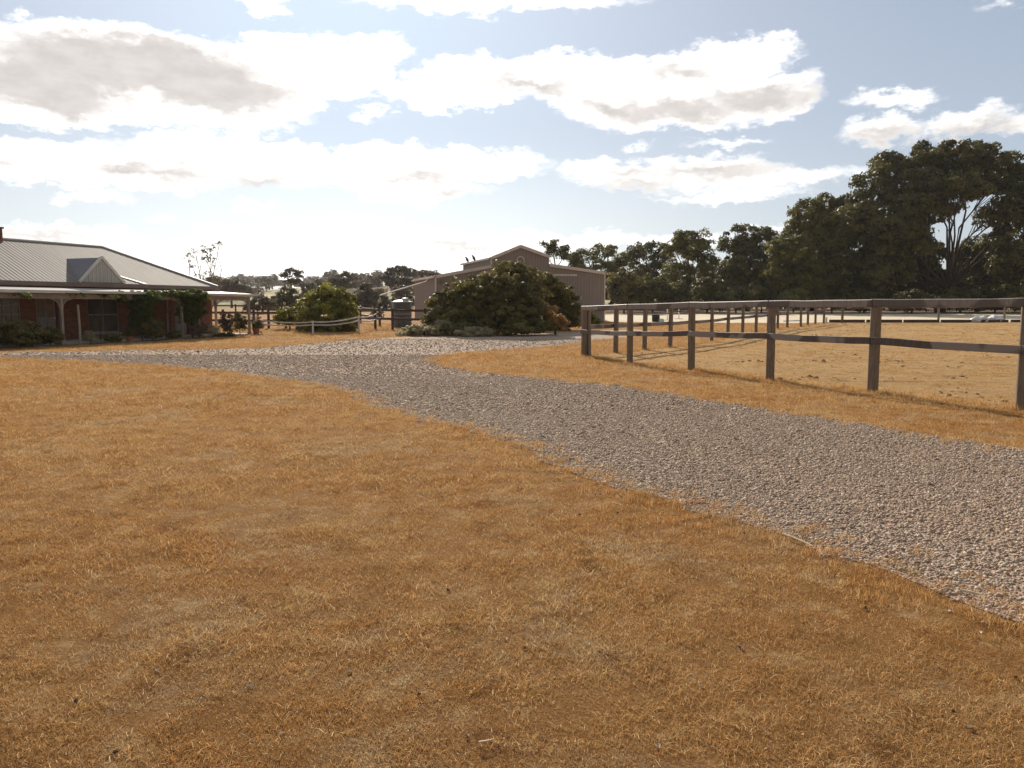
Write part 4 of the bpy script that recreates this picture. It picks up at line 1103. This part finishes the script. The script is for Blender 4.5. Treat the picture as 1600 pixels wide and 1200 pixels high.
    g = MB(); g.beam((ga, yg - .04, ZE + .02), (gm, yg - .04, ZE + gh + .03), .05, .12, (0, 0, 1)); g.beam((gm, yg - .04, ZE + gh + .03), (gb, yg - .04, ZE + .02), .05, .12, (0, 0, 1)); g.build('bargeboard', M_CREAMGUT, H)
    # verandah roof: shallow, almost flat
    zi, zo = 2.37, 2.20; yo = -0.28; xo = 0.30
    vr = MB(); vr.prism([(X0, yo, zo), (xo, yo, zo), (ex - .1, YW - .25, zi), (X0, YW - .25, zi)], (0, 0, -.03)); vr.prism([(xo, yo, zo), (xo, YB, zo), (ex - .1, YB, zi), (ex - .1, YW - .25, zi)], (0, 0, -.03))
    vr.build('verandah_roof', M_ROOFPALE, H)
    vg = MB(); vg.box(X0, -11.15, yo - .1, yo - .003, zo - .115, zo + .01); vg.box(-11.14, xo, yo - .1, yo - .003, zo - .10, zo + .012); vg.box(xo + .003, xo + .09, yo - .1, YB, zo - .11, zo + .008); vg.build('verandah_gutter', M_CREAMGUT, H, bevel=0.012)
    bm_ = MB(); bm_.box(X0, .06, -.05, .05, zo - .33, zo - .13); bm_.box(-.05, .055, .053, YB, zo - .33, zo - .13); bm_.build('verandah_beam', M_WHITEWOOD, H)
    # posts with curved lace brackets
    def vpost(x, y, along=(1, 1), ax=0):
        p = MB(); p.box(x - .05, x + .05, y - .05, y + .05, .10, zo - .333); p.box(x - .07, x + .07, y - .07, y + .07, .10, .24); p.box(x - .065, x + .065, y - .065, y + .065, 1.72, 1.77)
        po = p.build('verandah_post', M_WHITEWOOD, H)
        for sgn in (-1, 1):
            if not along[0 if sgn < 0 else 1]: continue
            b = MB(); pts = []
            for q in range(9):
                a = math.pi / 2 * q / 8; u = .05 + .42 * (1 - math.cos(a)); z = zo - .335 - .46 + .46 * math.sin(a)
                pts.append((x + sgn * u, y, z) if ax == 0 else (x, y + sgn * u, z))
            b.tube(pts, .028, 6)
            for q in (2, 4, 6):
                px_ = pts[q]; b.tube([px_, (px_[0], px_[1], zo - .335)], .014, 5)
                b.tube([px_, (x, y, px_[2]) if ax == 0 else (x, y, px_[2])], .012, 5)
            b.build('bracket', M_WHITEWOOD, po)
    for i, x in enumerate((0, -4.7, -7.1, -11.1, -14.8, -18.5)):
        vpost(x, 0, (1, 0 if i == 0 else 1))
    vpost(0, 2.3, (1, 1), 1); vpost(0, 5.6, (1, 1), 1); vpost(0, 8.9, (1, 0), 1)
    dp = MB(); dp.tube([(-3.75, YW - .06, 2.45), (-3.75, YW - .06, .12)], .04, 8); dp.build('downpipe', M_WHITEWOOD, H)
    return H
build_house()
def strip(name, lx0, lx1, ly0, ly1, mat, lift, seed):
    P = [hloc(lx0, ly0), hloc(lx1, ly0), hloc(lx1, ly1), hloc(lx0, ly1)]
    return sheet(name, wobble([(p.x, p.y) for p in P], .4, .18, seed), mat, lift)
strip('garden_bed', -24, -0.6, -1.15, -0.05, M_SHADEMULCH, 0.012, 2)  # mulched bed, its dark colour also carries the shade of the house

def hp(lx, ly):
    p = hloc(lx, ly); p.z = terr(p.x, p.y); return p
def garden_plant(lx, ly, r, h, lab, seed, mat=None, cat='bush', group='shrubs along the verandah', name='garden_shrub', lo=0.15, **kw):
    p = hp(lx, ly)
    lob = [(0, 0, h * .6, r, r, h * .42), (r * .4, -r * .2, h * .4, r * .7, r * .7, h * .35), (-r * .4, r * .2, h * .45, r * .7, r * .7, h * .35)]
    return tree(name, p, lob, lab, cat, group, leafmat=mat or L_BUSH, cr=kw.pop('cr', .13), leaf=kw.pop('leaf', .085), n_per=kw.pop('n_per', 18), h0=h * .3, r0=.025, twigs=4, seed=seed, low=-.95, gaps=kw.pop('gaps', .1), crown_name='foliage')
garden_plant(-13.6, -0.75, .95, 1.0, 'wide dark bush at the verandah edge below the many paned window', 301)
garden_plant(-12.2, -0.7, .5, .7, 'low dark bush beside the wide one at the verandah edge', 302)
garden_plant(-7.0, -0.5, .5, .95, 'dark bush under the hanging vine by the wide window', 303)
garden_plant(-4.3, -0.65, .42, .75, 'grey twiggy rose at the foot of the round climber', 304, L_DRY, n_per=8, gaps=.3)
garden_plant(-3.5, -0.8, .3, .55, 'small pale rose in front of the round climber', 305, L_SAGE, n_per=8, gaps=.3)
garden_plant(-2.0, -0.3, .38, 1.15, 'standing rose bush against the sunlit end of the brick wall', 306, L_DRY, n_per=10, gaps=.25)
garden_plant(-0.9, -0.15, .36, 1.2, 'dark standard rose left of the verandah corner post', 307, L_BUSH, n_per=12, gaps=.2)
garden_plant(0.1, -0.5, .32, 1.0, 'thin climbing rose at the verandah corner post', 308, L_DRY, n_per=8, gaps=.3)
garden_plant(-2.9, -0.9, .55, .16, 'green mat of ground cover in front of the verandah', 309, L_VINE, cat='plant', cr=.09)
garden_plant(-10.3, -0.6, .28, .5, 'small greyish plant below the front door', 310, L_SAGE, n_per=8, gaps=.3)
garden_plant(-9.2, -0.65, .4, .35, 'low dark plant right of the front door', 311)
garden_plant(-5.9, -0.7, .35, .4, 'low plant between the two vines', 312)

def vine(name, lob_l, lab, seed, n_per=26, stem=None, cr=.16, leaf=.10, gaps=.05):
    """lobes in house coordinates (lx, ly, z, rx, ry, rz)"""
    lx, ly = lob_l[0][:2]; p0 = hp(lx, ly)
    lob = []
    for (a, b, z, rx, ry, rz) in lob_l:
        q = hloc(a, b); lob.append((q.x - p0.x, q.y - p0.y, z, rx, ry, rz))
    return tree(name, p0, lob, lab, 'vine', 'climbing vines on the verandah', leafmat=L_VINE, cr=cr, leaf=leaf, n_per=n_per, h0=.9, r0=.03, twigs=3, seed=seed, low=-.95, gaps=gaps, crown_name='foliage')
vine('climbing_vine', [(-4.2, -.15, 1.5, .75, .6, .75), (-4.1, -.12, 2.0, .8, .5, .3), (-4.2, -.1, 1.0, .5, .4, .45), (-5.0, -.1, 2.05, .5, .25, .18)], 'dense round vine swallowing the verandah post nearest the wall end', 321, n_per=34)
vine('climbing_vine', [(-7.2, -.1, 1.85, .85, .45, .4), (-7.1, .0, 1.4, .6, .45, .6), (-6.7, -.15, 2.02, .6, .3, .2), (-8.3, .1, 1.95, .6, .3, .22), (-7.1, .1, .9, .45, .4, .5)], 'hanging dark vine beside the wide window', 322, n_per=34)
vine('climbing_vine', [(-5.6, -.18, 2.1, .7, .22, .13), (-6.3, -.18, 2.12, .5, .2, .14), (-5.0, -.18, 2.1, .45, .2, .12)], 'thin leafy garland of vine along the gutter between the two big vines', 323, n_per=24)
vine('climbing_vine', [(-9.3, .0, 1.98, 1.0, .15, .10), (-10.6, .0, 2.0, .8, .14, .08)], 'sparse trailing vine under the beam above the door', 324, n_per=10, gaps=.3)
vine('climbing_vine', [(-13.2, .0, 1.98, 1.2, .16, .10), (-15.0, .0, 2.0, 1.0, .14, .1)], 'sparse trailing vine under the beam at the frame edge', 325, n_per=10, gaps=.3)

# rose arch post and pots in front of the verandah
def stake(lx, ly, h, lab):
    p = hp(lx, ly); mb = MB(); mb.tube([(0, 0, -.2), (.01, 0, h * .5), (-.02, .01, h)], [.055, .05, .045], 8); o = mb.build('garden_post', M_WHITEWOOD); o.location = p
    tag(o, lab, 'post'); return o
stake(-10.75, -.55, 1.65, 'pale round post standing in the bed before the front door')
stake(-4.05, -.45, 1.3, 'short pale post beside the round climber')
def pot(lx, ly, s, lab):
    p = hp(lx, ly); p.z += .0
    root = empty('flower_pot', tuple(p), lab, 'pot')
    mb = MB(); mb.lathe([(0, 0), (.13 * s, 0), (.18 * s, .28 * s), (.20 * s, .29 * s), (.20 * s, .33 * s), (.165 * s, .33 * s), (.15 * s, .26 * s), (0, .26 * s)], n=20); mb.build('pot', M_TERRA, root)
    rng = np.random.default_rng(int(s * 100)); cl, rd, ow = crown_clumps(rng, [(0, 0, .45 * s, .2 * s, .2 * s, .18 * s)], .07)
    V, F, T = leaves(rng, cl, rd, 12, .06); link(raw_mesh('foliage', V, F, L_VINE, T), 'foliage', root)
pot(-0.35, -0.75, 1.0, 'terracotta pot plant by the verandah corner')
pot(-8.6, -0.9, .8, 'small terracotta pot plant below the wide window')

# ------------------------------------------------------------------ barn
def build_barn():
    ang = R(17.0); o0 = base(681, 62.0); o0.z = 0.27
    ax = Vector((math.cos(ang), math.sin(ang), 0)); ay = Vector((-math.sin(ang), math.cos(ang), 0))
    def F(px, py, yl=0.0):
        d = ray(px, py); org = Vector((0, 0, CAMH)); n = ay
        k = ((o0 + ay * yl) - org).dot(n) / d.dot(n); p = org + d * k - o0
        return (p.dot(ax), p.z)
    B = empty('barn', tuple(o0), 'large taupe metal clad barn with a raised centre and lean-to sides', 'barn', rz=ang)
    pts = [F(681, 432), F(767, 416), F(767, 403), F(812.5, 384.5), F(858, 401), F(858, 414), F(945, 426.5)]
    xs = [p[0] for p in pts]; zs = [p[1] for p in pts]; D = 9.4; W = xs[-1]
    def ztop(x):
        if x < xs[1]: return zs[0] + (zs[1] - zs[0]) * (x - xs[0]) / (xs[1] - xs[0])
        if x < xs[3]: return zs[2] + (zs[3] - zs[2]) * (x - xs[2]) / (xs[3] - xs[2])
        if x < xs[4]: return zs[3] + (zs[4] - zs[3]) * (x - xs[3]) / (xs[4] - xs[3])
        return zs[5] + (zs[6] - zs[5]) * (x - xs[5]) / (xs[6] - xs[5])
    mb = MB(); poly = [(0, 0, -.4)] + [(x, 0, z) for x, z in pts] + [(W, 0, -.4)]
    mb.prism(poly, (0, .12, 0))
    x = .22
    while x < W - .1:
        if min(abs(x - q) for q in (xs[1], xs[4])) > .1: mb.box(x - .014, x + .014, -.012, .001, -.3, ztop(x) - .04)
        x += .36
    mb.build('front_wall', M_CLAD, B)
    mb = MB(); mb.box(0, .1, .123, D, -.4, zs[0] - .02)
    y = .4
    while y < D: mb.box(-.02, .001, y - .018, y + .018, -.3, zs[0] - .05); y += .36
    mb.build('side_wall', M_CLADY, B)
    mb = MB(); mb.box(W - .1, W, .123, D, -.4, zs[6] - .02); mb.build('side_wall', M_CLADY, B)
    mb = MB(); mb.prism([(0.103, D, -.4)] + [(x, D, z - .03) for x, z in [(0.103, zs[0])] + pts[1:-1] + [(W - .103, zs[6])]] + [(W - .103, D, -.4)], (0, -.1, 0)); mb.build('rear_wall', M_CLAD, B)
    mb = MB(); mb.box(xs[1], xs[1] + .08, .123, D - .103, zs[1] - .3, zs[2] - .02); y = .4
    while y < D: mb.box(xs[1] - .02, xs[1] + .001, y - .018, y + .018, zs[1], zs[2] - .05); y += .5
    mb.box(xs[4] - .08, xs[4], .123, D - .103, zs[5] - .3, zs[4] - .02); mb.build('clerestory_wall', M_CLADY, B)
    def roof(a, b, name='roof'):
        mb = MB(); (x0, z0), (x1, z1) = a, b
        mb.prism([(x0, -.12, z0), (x1, -.12, z1), (x1, D + .12, z1), (x0, D + .12, z0)], (0, 0, .07)); return mb.build(name, M_BARNROOF, B)
    roof((xs[0] - .12, zs[0] - .02), (xs[1] - .003, zs[1])); roof((xs[2] - .12, zs[2] - .03), (xs[3], zs[3])); roof((xs[3] + .003, zs[3]), (xs[4] + .12, zs[4] - .03)); roof((xs[5] + .003, zs[5]), (xs[6] + .12, zs[6] - .02))
    tr = MB()
    for a, b in ((0, 1), (2, 3), (3, 4), (5, 6)):
        tr.beam((xs[a], -.15, zs[a] - .02), (xs[b], -.15, zs[b] - .02), .05, .24, (0, 0, 1))
    tr.build('barge_trim', M_TRIM, B)
    tr = MB(); tr.box(-.045, .06, -.045, -.026, -.3, zs[0]); tr.box(-.045, -.024, -.024, .08, -.3, zs[0]); tr.box(W - .06, W + .045, -.045, -.026, -.3, zs[6] - .1); tr.box(W + .003, W + .045, -.024, .08, -.3, zs[6] - .1)
    tr.box(xs[1] - .04, xs[1] + .1, -.045, -.026, zs[1] + .1, zs[2]); tr.build('corner_trim', M_TRIM, B)
    tr = MB(); tr.box(-.24, -.125, -.1, D + .1, zs[0] - .12, zs[0] + .02); tr.box(xs[2] - .24, xs[2] - .125, -.1, D + .1, zs[2] - .13, zs[2] + .02); tr.box(W + .125, W + .24, -.1, D + .1, zs[6] - .12, zs[6] + .02); tr.build('gutter', M_TRIM, B)
    # sliding door on its track, yellow panel whose colour stands in for the bright opening
    a = F(838, 430.5); b = F(901, 430); tr = MB(); tr.box(a[0], b[0], -.11, -.03, b[1] - .07, b[1] + .07); tr.build('door_track', M_TRIM, B)
    x0 = F(858.5, 433)[0]; x1 = F(899, 433)[0]; d = MB(); d.box(x0, x1, -.085, -.045, .08, b[1] - .10); x = x0 + .12
    while x < x1: d.box(x - .018, x + .018, -.105, -.087, .1, b[1] - .12); x += .36
    d.build('sliding_door', M_CLAD, B)
    x2 = F(841, 433)[0]; d = MB(); d.box(x2, x0 - .02, -.035, -.024, .3, b[1] - .10); d.build('opening_glow_panel', M_YELLOW, B)
    c = F(813, 407); v = MB(); rr = .30
    v.tube([(c[0] + rr * math.cos(q * .3927), -.05, c[1] + rr * math.sin(q * .3927)) for q in range(17)], .045, 6, cap=False); v.build('round_vent', M_TRIM, B)
    a = F(690, 438); v = MB(); v.lathe([(0, 0), (.16, 0), (.16, .2), (0, .24)], (a[0], -.15, a[1] - .25), 12); v.build('wall_light', M_FASCIA, B)
    a = F(929, 480); b = F(944, 485.5); v = MB(); v.box(a[0], b[0], -.22, -.024, b[1], a[1]); v.build('meter_box', M_PURPLE, B, bevel=.01)
    v = MB(); p = [(-.28, 1.5, zs[0] - .1), (-.5, 1.3, zs[0] - .35), (-5.2, -6.6, 2.05)]; v.tube(p, .05, 8); v.build('downpipe', M_TRIM, B)
    # two birds on the clerestory roof edge
    for (px, py, yl, lab) in ((721.5, 409, 8.0, 'dark bird perched nearest the far end of the barn roof edge'), (737.5, 404, 5.6, 'small bird perched midway along the barn roof edge')):
        loc = o0 + ax * (xs[2] + .05) + ay * yl; loc.z = o0.z + zs[2] + .05
        bm = bmesh.new(); bmesh.ops.create_icosphere(bm, subdivisions=2, radius=.13)
        for w in bm.verts: w.co = Vector((w.co.x * 1.0, w.co.y * .75, w.co.z * 1.55 + .24)) + Vector((w.co.z * -.5, 0, 0))
        r2 = bmesh.ops.create_icosphere(bm, subdivisions=2, radius=.075)
        for w in r2['verts']: w.co = w.co + Vector((.12 * -1, 0, .45))
        r3 = bmesh.ops.create_cone(bm, segments=6, radius1=.03, radius2=.002, depth=.09)
        for w in r3['verts']: w.co = Vector((-w.co.z - .22, w.co.y, w.co.x + .45))
        r4 = bmesh.ops.create_cube(bm, size=1)
        for w in r4['verts']: w.co = Vector((w.co.x * .28 + .16, w.co.y * .09, w.co.z * .03 + .06 - w.co.x * .1))
        for s in (-.04, .04):
            r5 = bmesh.ops.create_cone(bm, segments=5, radius1=.01, radius2=.01, depth=.12)
            for w in r5['verts']: w.co = w.co + Vector((0, s, .04))
        me = bpy.data.meshes.new('bird'); bm.to_mesh(me); bm.free(); me.materials.append(M_FEATHER)
        ob = link(me, 'bird'); ob.location = loc; tag(ob, lab, 'bird')
build_barn()

# ------------------------------------------------------------------ water tank
def build_tank():
    p = base(628.5, 52.5); s = 52.5 / FPX
    T = empty('water_tank', tuple(p), 'dark corrugated water tank with pale lid beside the barn wall', 'water tank')
    r = 14.3 * s; h = atY(628, 472, 52.5).z - p.z
    prof = [(r, 0)]
    n = 26
    for i in range(n * 4 + 1): prof.append((r + .02 * math.sin(i / 4 * 6.283), h * i / (n * 4)))
    m = MB(); m.lathe(prof, n=40); m.build('tank_body', M_TANK, T, smooth=True)
    m = MB(); m.lathe([(r + .05, h - .02), (r + .05, h + .03), (r * .5, h + .13), (0, h + .17)], n=40); m.build('tank_lid', M_TANKTOP, T)
    m = MB(); m.lathe([(.22, h + .12), (.22, h + .26), (.0, h + .29)], (r * .35, -.1, 0), 16); m.build('inlet', M_TANKTOP, T)
    m = MB(); m.lathe([(r + .025, h * .52), (r + .04, h * .53), (r + .025, h * .54)], n=40); m.build('hoop', M_TANKTOP, T)
build_tank()

# ------------------------------------------------------------------ other fences at left
def dark_fence(pts, h, zs, lab, seed):
    root = empty('post_and_rail_fence', tuple(pts[0]), lab, 'fence', 'dark timber fences near the house')
    o = Vector(pts[0])
    for i, p in enumerate(pts):
        mb = MB(); post(mb, p, h, .16, .13, .1 * i); mb.build('post', M_DARKTIMBER, root, o)
    for i in range(len(pts) - 1):
        for j, z in enumerate(zs):
            mb = MB(); a = Vector(pts[i]); b = Vector(pts[i + 1]); d = (b - a).normalized() * .003; n = Vector((d.y, -d.x, 0)).normalized() * .09
            rail(mb, a + Vector((0, 0, z)) + n + d, b + Vector((0, 0, z)) + n - d, .045, .14, .01, seed=i + j * 7 + seed); mb.build('rail', M_DARKTIMBER, root, o)
dark_fence([base(556, 51.5), base(586, 49.5), base(613, 48.0), base(664, 47.0), base(700, 47)], 1.33, (1.2, .68), 'dark timber fence between the round garden bush and the barn', 1)
dark_fence([base(593, 55), base(563, 62), base(540, 70), base(515, 78)], 1.25, (1.12, .6), 'dark timber fence receding behind the round garden bush', 2)
dark_fence([base(300, 52), base(348, 51.5), base(396, 51), base(419, 50.6), base(446, 50.4), base(480, 50)], 1.2, (1.0, .5), 'dark timber fence seen through and beyond the verandah corner', 3)
dark_fence([base(330, 84), base(368, 84), base(402, 84), base(440, 84), base(480, 84)], 1.25, (1.1,), 'farthest thin dark fence beyond the verandah', 4)

def tape_fence():
    P = [hp(0.35, -0.1), base(488, 42.0), base(560, 43.8), base(588, 48.6)]
    z = [(atY(397, 499, P[0].y).z, atY(397, 504.5, P[0].y).z), (atY(488, 503, 42).z, atY(488, 507.5, 42).z), (atY(560, 495, 43.8).z, atY(560, 501, 43.8).z), (atY(588, 490, 49.3).z, atY(588, 498, 49.3).z)]
    root = empty('tape_fence', tuple(P[1]), 'light electric tape fence with two white strands in front of the round bush', 'fence'); o = Vector(P[1])
    for i in (1, 2):
        mb = MB(); mb.tube([P[i] - Vector((0, 0, .2)), Vector((P[i].x, P[i].y, z[i][0] + .05))], .05, 8); mb.build('post', M_TAPE, root, o)
    for k in (0, 1):
        mb = MB()
        for i in range(3):
            a = Vector((P[i].x, P[i].y, z[i][k])); b = Vector((P[i + 1].x, P[i + 1].y, z[i + 1][k]))
            last = a
            for j in range(1, 9):
                q = a.lerp(b, j / 8); q.z -= .10 * 4 * (j / 8) * (1 - j / 8)
                mb.beam(last, q, .012, .06); last = q
        mb.build('tape', M_TAPE, root, o)
tape_fence()

# ------------------------------------------------------------------ far buildings
def far_buildings():
    b = base(548, 250); C = empty('distant_cottage', tuple(b), 'distant cottage gable with white bargeboards behind the trees', 'house')
    z0 = atY(548, 462, 250).z - b.z; z1 = atY(548, 446, 250).z - b.z; w = 2.2
    m = MB(); m.prism([(-w, 0, -.5), (w, 0, -.5), (w, 0, z0), (0, 0, z1 - .3), (-w, 0, z0)], (0, 8, 0)); m.build('wall', M_TRIM, C)
    for s in (-1, 1):
        m = MB(); m.prism([(0, -.3, z1), (s * (w + .5), -.3, z0 - .5), (s * (w + .5), 8.3, z0 - .5), (0, 8.3, z1)], (0, 0, .15)); m.build('roof', M_BARNROOF, C)
        m = MB(); m.beam((0, -.35, z1), (s * (w + .5), -.35, z0 - .5), .1, .45, (0, 0, 1)); m.build('bargeboard', M_WHITEPVC, C)
    b = base(588, 200); S = empty('distant_shelter', tuple(b), 'distant open shelter with a white curved roof', 'shelter')
    zt = atY(588, 450, 200).z - b.z
    m = MB(); n = 8
    pr = [(-2.4 + 4.8 * i / n, 0, zt + .55 * (i / n) ** 2) for i in range(n + 1)]
    m.prism(pr + [(p[0], 0, p[2] - .25) for p in reversed(pr)], (0, 4, 0)); m.build('roof', M_WHITEPVC, S)
    for x in (-2, 2.2):
        for y in (.3, 3.6): m = MB(); m.tube([(x, y, -.4), (x, y, zt + .05)], .1, 6); m.build('post', M_TRIM, S)
far_buildings()

# ------------------------------------------------------------------ things in and round the arena
def drum():
    p = base(1025, 64); m = MB(); m.lathe([(0, 0), (.26, 0), (.30, .03), (.31, .25), (.32, .27), (.31, .29), (.31, .52), (.33, .54), (.33, .58), (.29, .58), (.28, .5), (0, .5)], n=24)
    o = m.build('rubber_bin', M_BLACK); o.location = p; tag(o, 'black rubber bin at the near edge of the sand arena', 'bin')
    p = base(1034, 63.5); m = MB(); m.box(-.2, .2, -.12, .12, 0, .22); m.box(-.16, .16, -.09, .09, .22, .27); o = m.build('feed_tub', M_WHITEPVC, bevel=.03); o.location = p; tag(o, 'small white tub beside the black bin', 'tub')
drum()
def jump_stand(px, Y, h, lab):
    p = base(px, Y); root = empty('jump_stand', tuple(p), lab, 'jump stand', 'white jump stands in the arena')
    m = MB(); m.box(-.04, .04, -.04, .04, .05, h); m.build('upright', M_WHITEPVC, root)
    m = MB(); m.box(-.35, .35, -.04, .04, 0, .06); m.box(-.04, .04, -.35, -.043, 0, .06); m.box(-.04, .04, .043, .35, 0, .06); m.build('foot', M_WHITEPVC, root)
    m = MB(); m.box(-.07, .07, -.07, -.042, h * .6, h * .6 + .06); m.build('cup', M_BLACK, root)
jump_stand(1043, 68, .95, 'white jump stand closer to the black bin'); jump_stand(1061, 72, 1.1, 'taller white jump stand right of the other one')
def pole(a, b, lab, r=.045):
    m = MB(); d = Vector(b) - Vector(a); m.tube([Vector((0, 0, 0)), d], r, 8); o = m.build('jump_pole', M_WHITEPVC); o.location = a; tag(o, lab, 'pole')
pole(base(1225, 64.5) + Vector((0, 0, .06)), base(1252, 66) + Vector((0, 0, .06)), 'white jump pole lying on the sand behind the fence posts')
pole(base(1292, 62) + Vector((0, 0, .0)), base(1292, 62) + Vector((0, 0, .42)), 'short white marker peg at the arena edge corner', .08)
def bags():
    L = [(1526, 62.5, .34, 'white bag lying at the left end of the heap by the arena'), (1537, 62.8, .36, 'round white bag second from the left by the arena'), (1549, 63.0, .30, 'small white bag in the right heap by the arena'),
         (1556, 63.3, .42, 'tallest white bag of the right heap by the arena'), (1563, 62.9, .28, 'flattened white bag at the right end by the arena')]
    for i, (px, Y, s, lab) in enumerate(L):
        bm = bmesh.new(); bmesh.ops.create_icosphere(bm, subdivisions=3, radius=1)
        for v in bm.verts:
            k = 1 + .3 * noise.noise(v.co * 1.6 + Vector((i * 7, 0, 0))) + .1 * noise.noise(v.co * 5 + Vector((i * 7, 3, 0)))
            v.co = Vector((v.co.x * k * 1.15, v.co.y * k, max(-.55, v.co.z * k * .85))) * s
        me = bpy.data.meshes.new('bag'); bm.to_mesh(me); bm.free(); me.materials.append(M_BAG); me.polygons.foreach_set('use_smooth', [True] * len(me.polygons))
        o = link(me, 'plastic_bag'); p = base(px, Y); p.z += .5 * s; o.location = p; tag(o, lab, 'bag', 'white bags beside the arena')
bags()

# ------------------------------------------------------------------ leaf litter and twigs on the lawn
def litter():
    MD = simple('dead_leaf_dark', (0.09, 0.045, 0.035), (0.16, 0.08, 0.05), 30, 0.7, 0.2); MP = simple('dead_leaf_pale', (0.72, 0.60, 0.44), (0.60, 0.46, 0.30), 30, 0.7, 0.2)
    def leafmesh(seed, mat):
        r = random.Random(seed); V = []; F = []; n = 6
        for i in range(n + 1):
            u = i / n; w = math.sin(math.pi * min(1, u * .96 + .02)) ** .8 * .42; c = .35 * math.sin(u * 3 + seed)
            V += [(u - .5, -w, .18 + abs(w) * .7 + c * .2), (u - .5, 0, .03 + c * .2), (u - .5, w, .14 + abs(w) * .9 + c * .2)]
        for i in range(n):
            b = i * 3; F += [(b, b + 3, b + 4, b + 1), (b + 1, b + 4, b + 5, b + 2)]
        return raw_mesh('fallen_leaf', V, F, mat)
    dm = [leafmesh(i, MD) for i in range(3)]; pm = [leafmesh(i + 9, MP) for i in range(3)]
    dark = [(655, 1088), (730, 1153), (820, 1015), (1162, 888), (1405, 940), (180, 1180), (1588, 1062), (118, 1100), (300, 822), (1158, 1015), (590, 972), (482, 1003), (1352, 953), (700, 925), (965, 803), (906, 806), (174, 688), (780, 1172), (1490, 1115), (60, 905)]
    pale = [(392, 1075), (661, 991), (142, 1086), (1096, 1074), (1516, 1140), (441, 1150), (906, 962), (530, 968), (546, 1052), (1370, 850), (790, 1000), (658, 796), (945, 862), (1028, 1168), (246, 1050), (1530, 990)]
    rg = random.Random(3)
    for lst, ms, lab, grp in ((dark, dm, 'curled dark brown leaf lying on the dry lawn', 'dark leaves on the lawn'), (pale, pm, 'bleached pale leaf lying on the dry lawn', 'pale leaves on the lawn')):
        for i, (px, py) in enumerate(lst):
            o = link(ms[i % 3], 'fallen_leaf'); p = G(px, py); s = rg.uniform(.016, .028); o.location = (p.x, p.y, p.z + .004); o.scale = (s, s, s); o.rotation_euler = (rg.uniform(-.3, .3), rg.uniform(-.3, .3), rg.uniform(0, 6.28)); tag(o, lab, 'leaf', grp)
    def twig(pxs, lab, r=.004):
        P = [G(*q) + Vector((0, 0, .03)) for q in pxs]; o0 = P[0].copy(); m = MB(); m.tube([p - o0 for p in P], [r, r * .9, r * .5][:len(P)], 6); o = m.build('twig', MP); o.location = o0; tag(o, lab, 'twig')
    twig([(1222, 840), (1248, 850), (1270, 860)], 'pale thin stick lying where the lawn meets the gravel', .007)
    twig([(957, 791), (966, 793), (974, 796)], 'short straw coloured twig on the lawn near the gravel edge'); twig([(748, 1172), (760, 1170), (772, 1167)], 'pale broken stalk on the lawn in the foreground')
    twig([(1500, 930), (1520, 934), (1535, 938)], 'bleached stick half in the gravel edge at the drive corner', .008)
litter()

# ------------------------------------------------------------------ haze
def build_haze():
    m, t, out = newmat('haze_air')
    v = t.new('ShaderNodeVolumePrincipled'); v.inputs['Color'].default_value = (0.95, 0.93, 0.90, 1); v.inputs['Density'].default_value = 0.00013; v.inputs['Anisotropy'].default_value = 0.35
    t.l.new(v.outputs[0], out.inputs['Volume'])
    mb = MB(); mb.box(-3100, 3100, -60, 3100, -1.5, 45); o = mb.build('haze', m); tag(o, kind='stuff')
build_haze()
SC.cycles.volume_bounces = 0
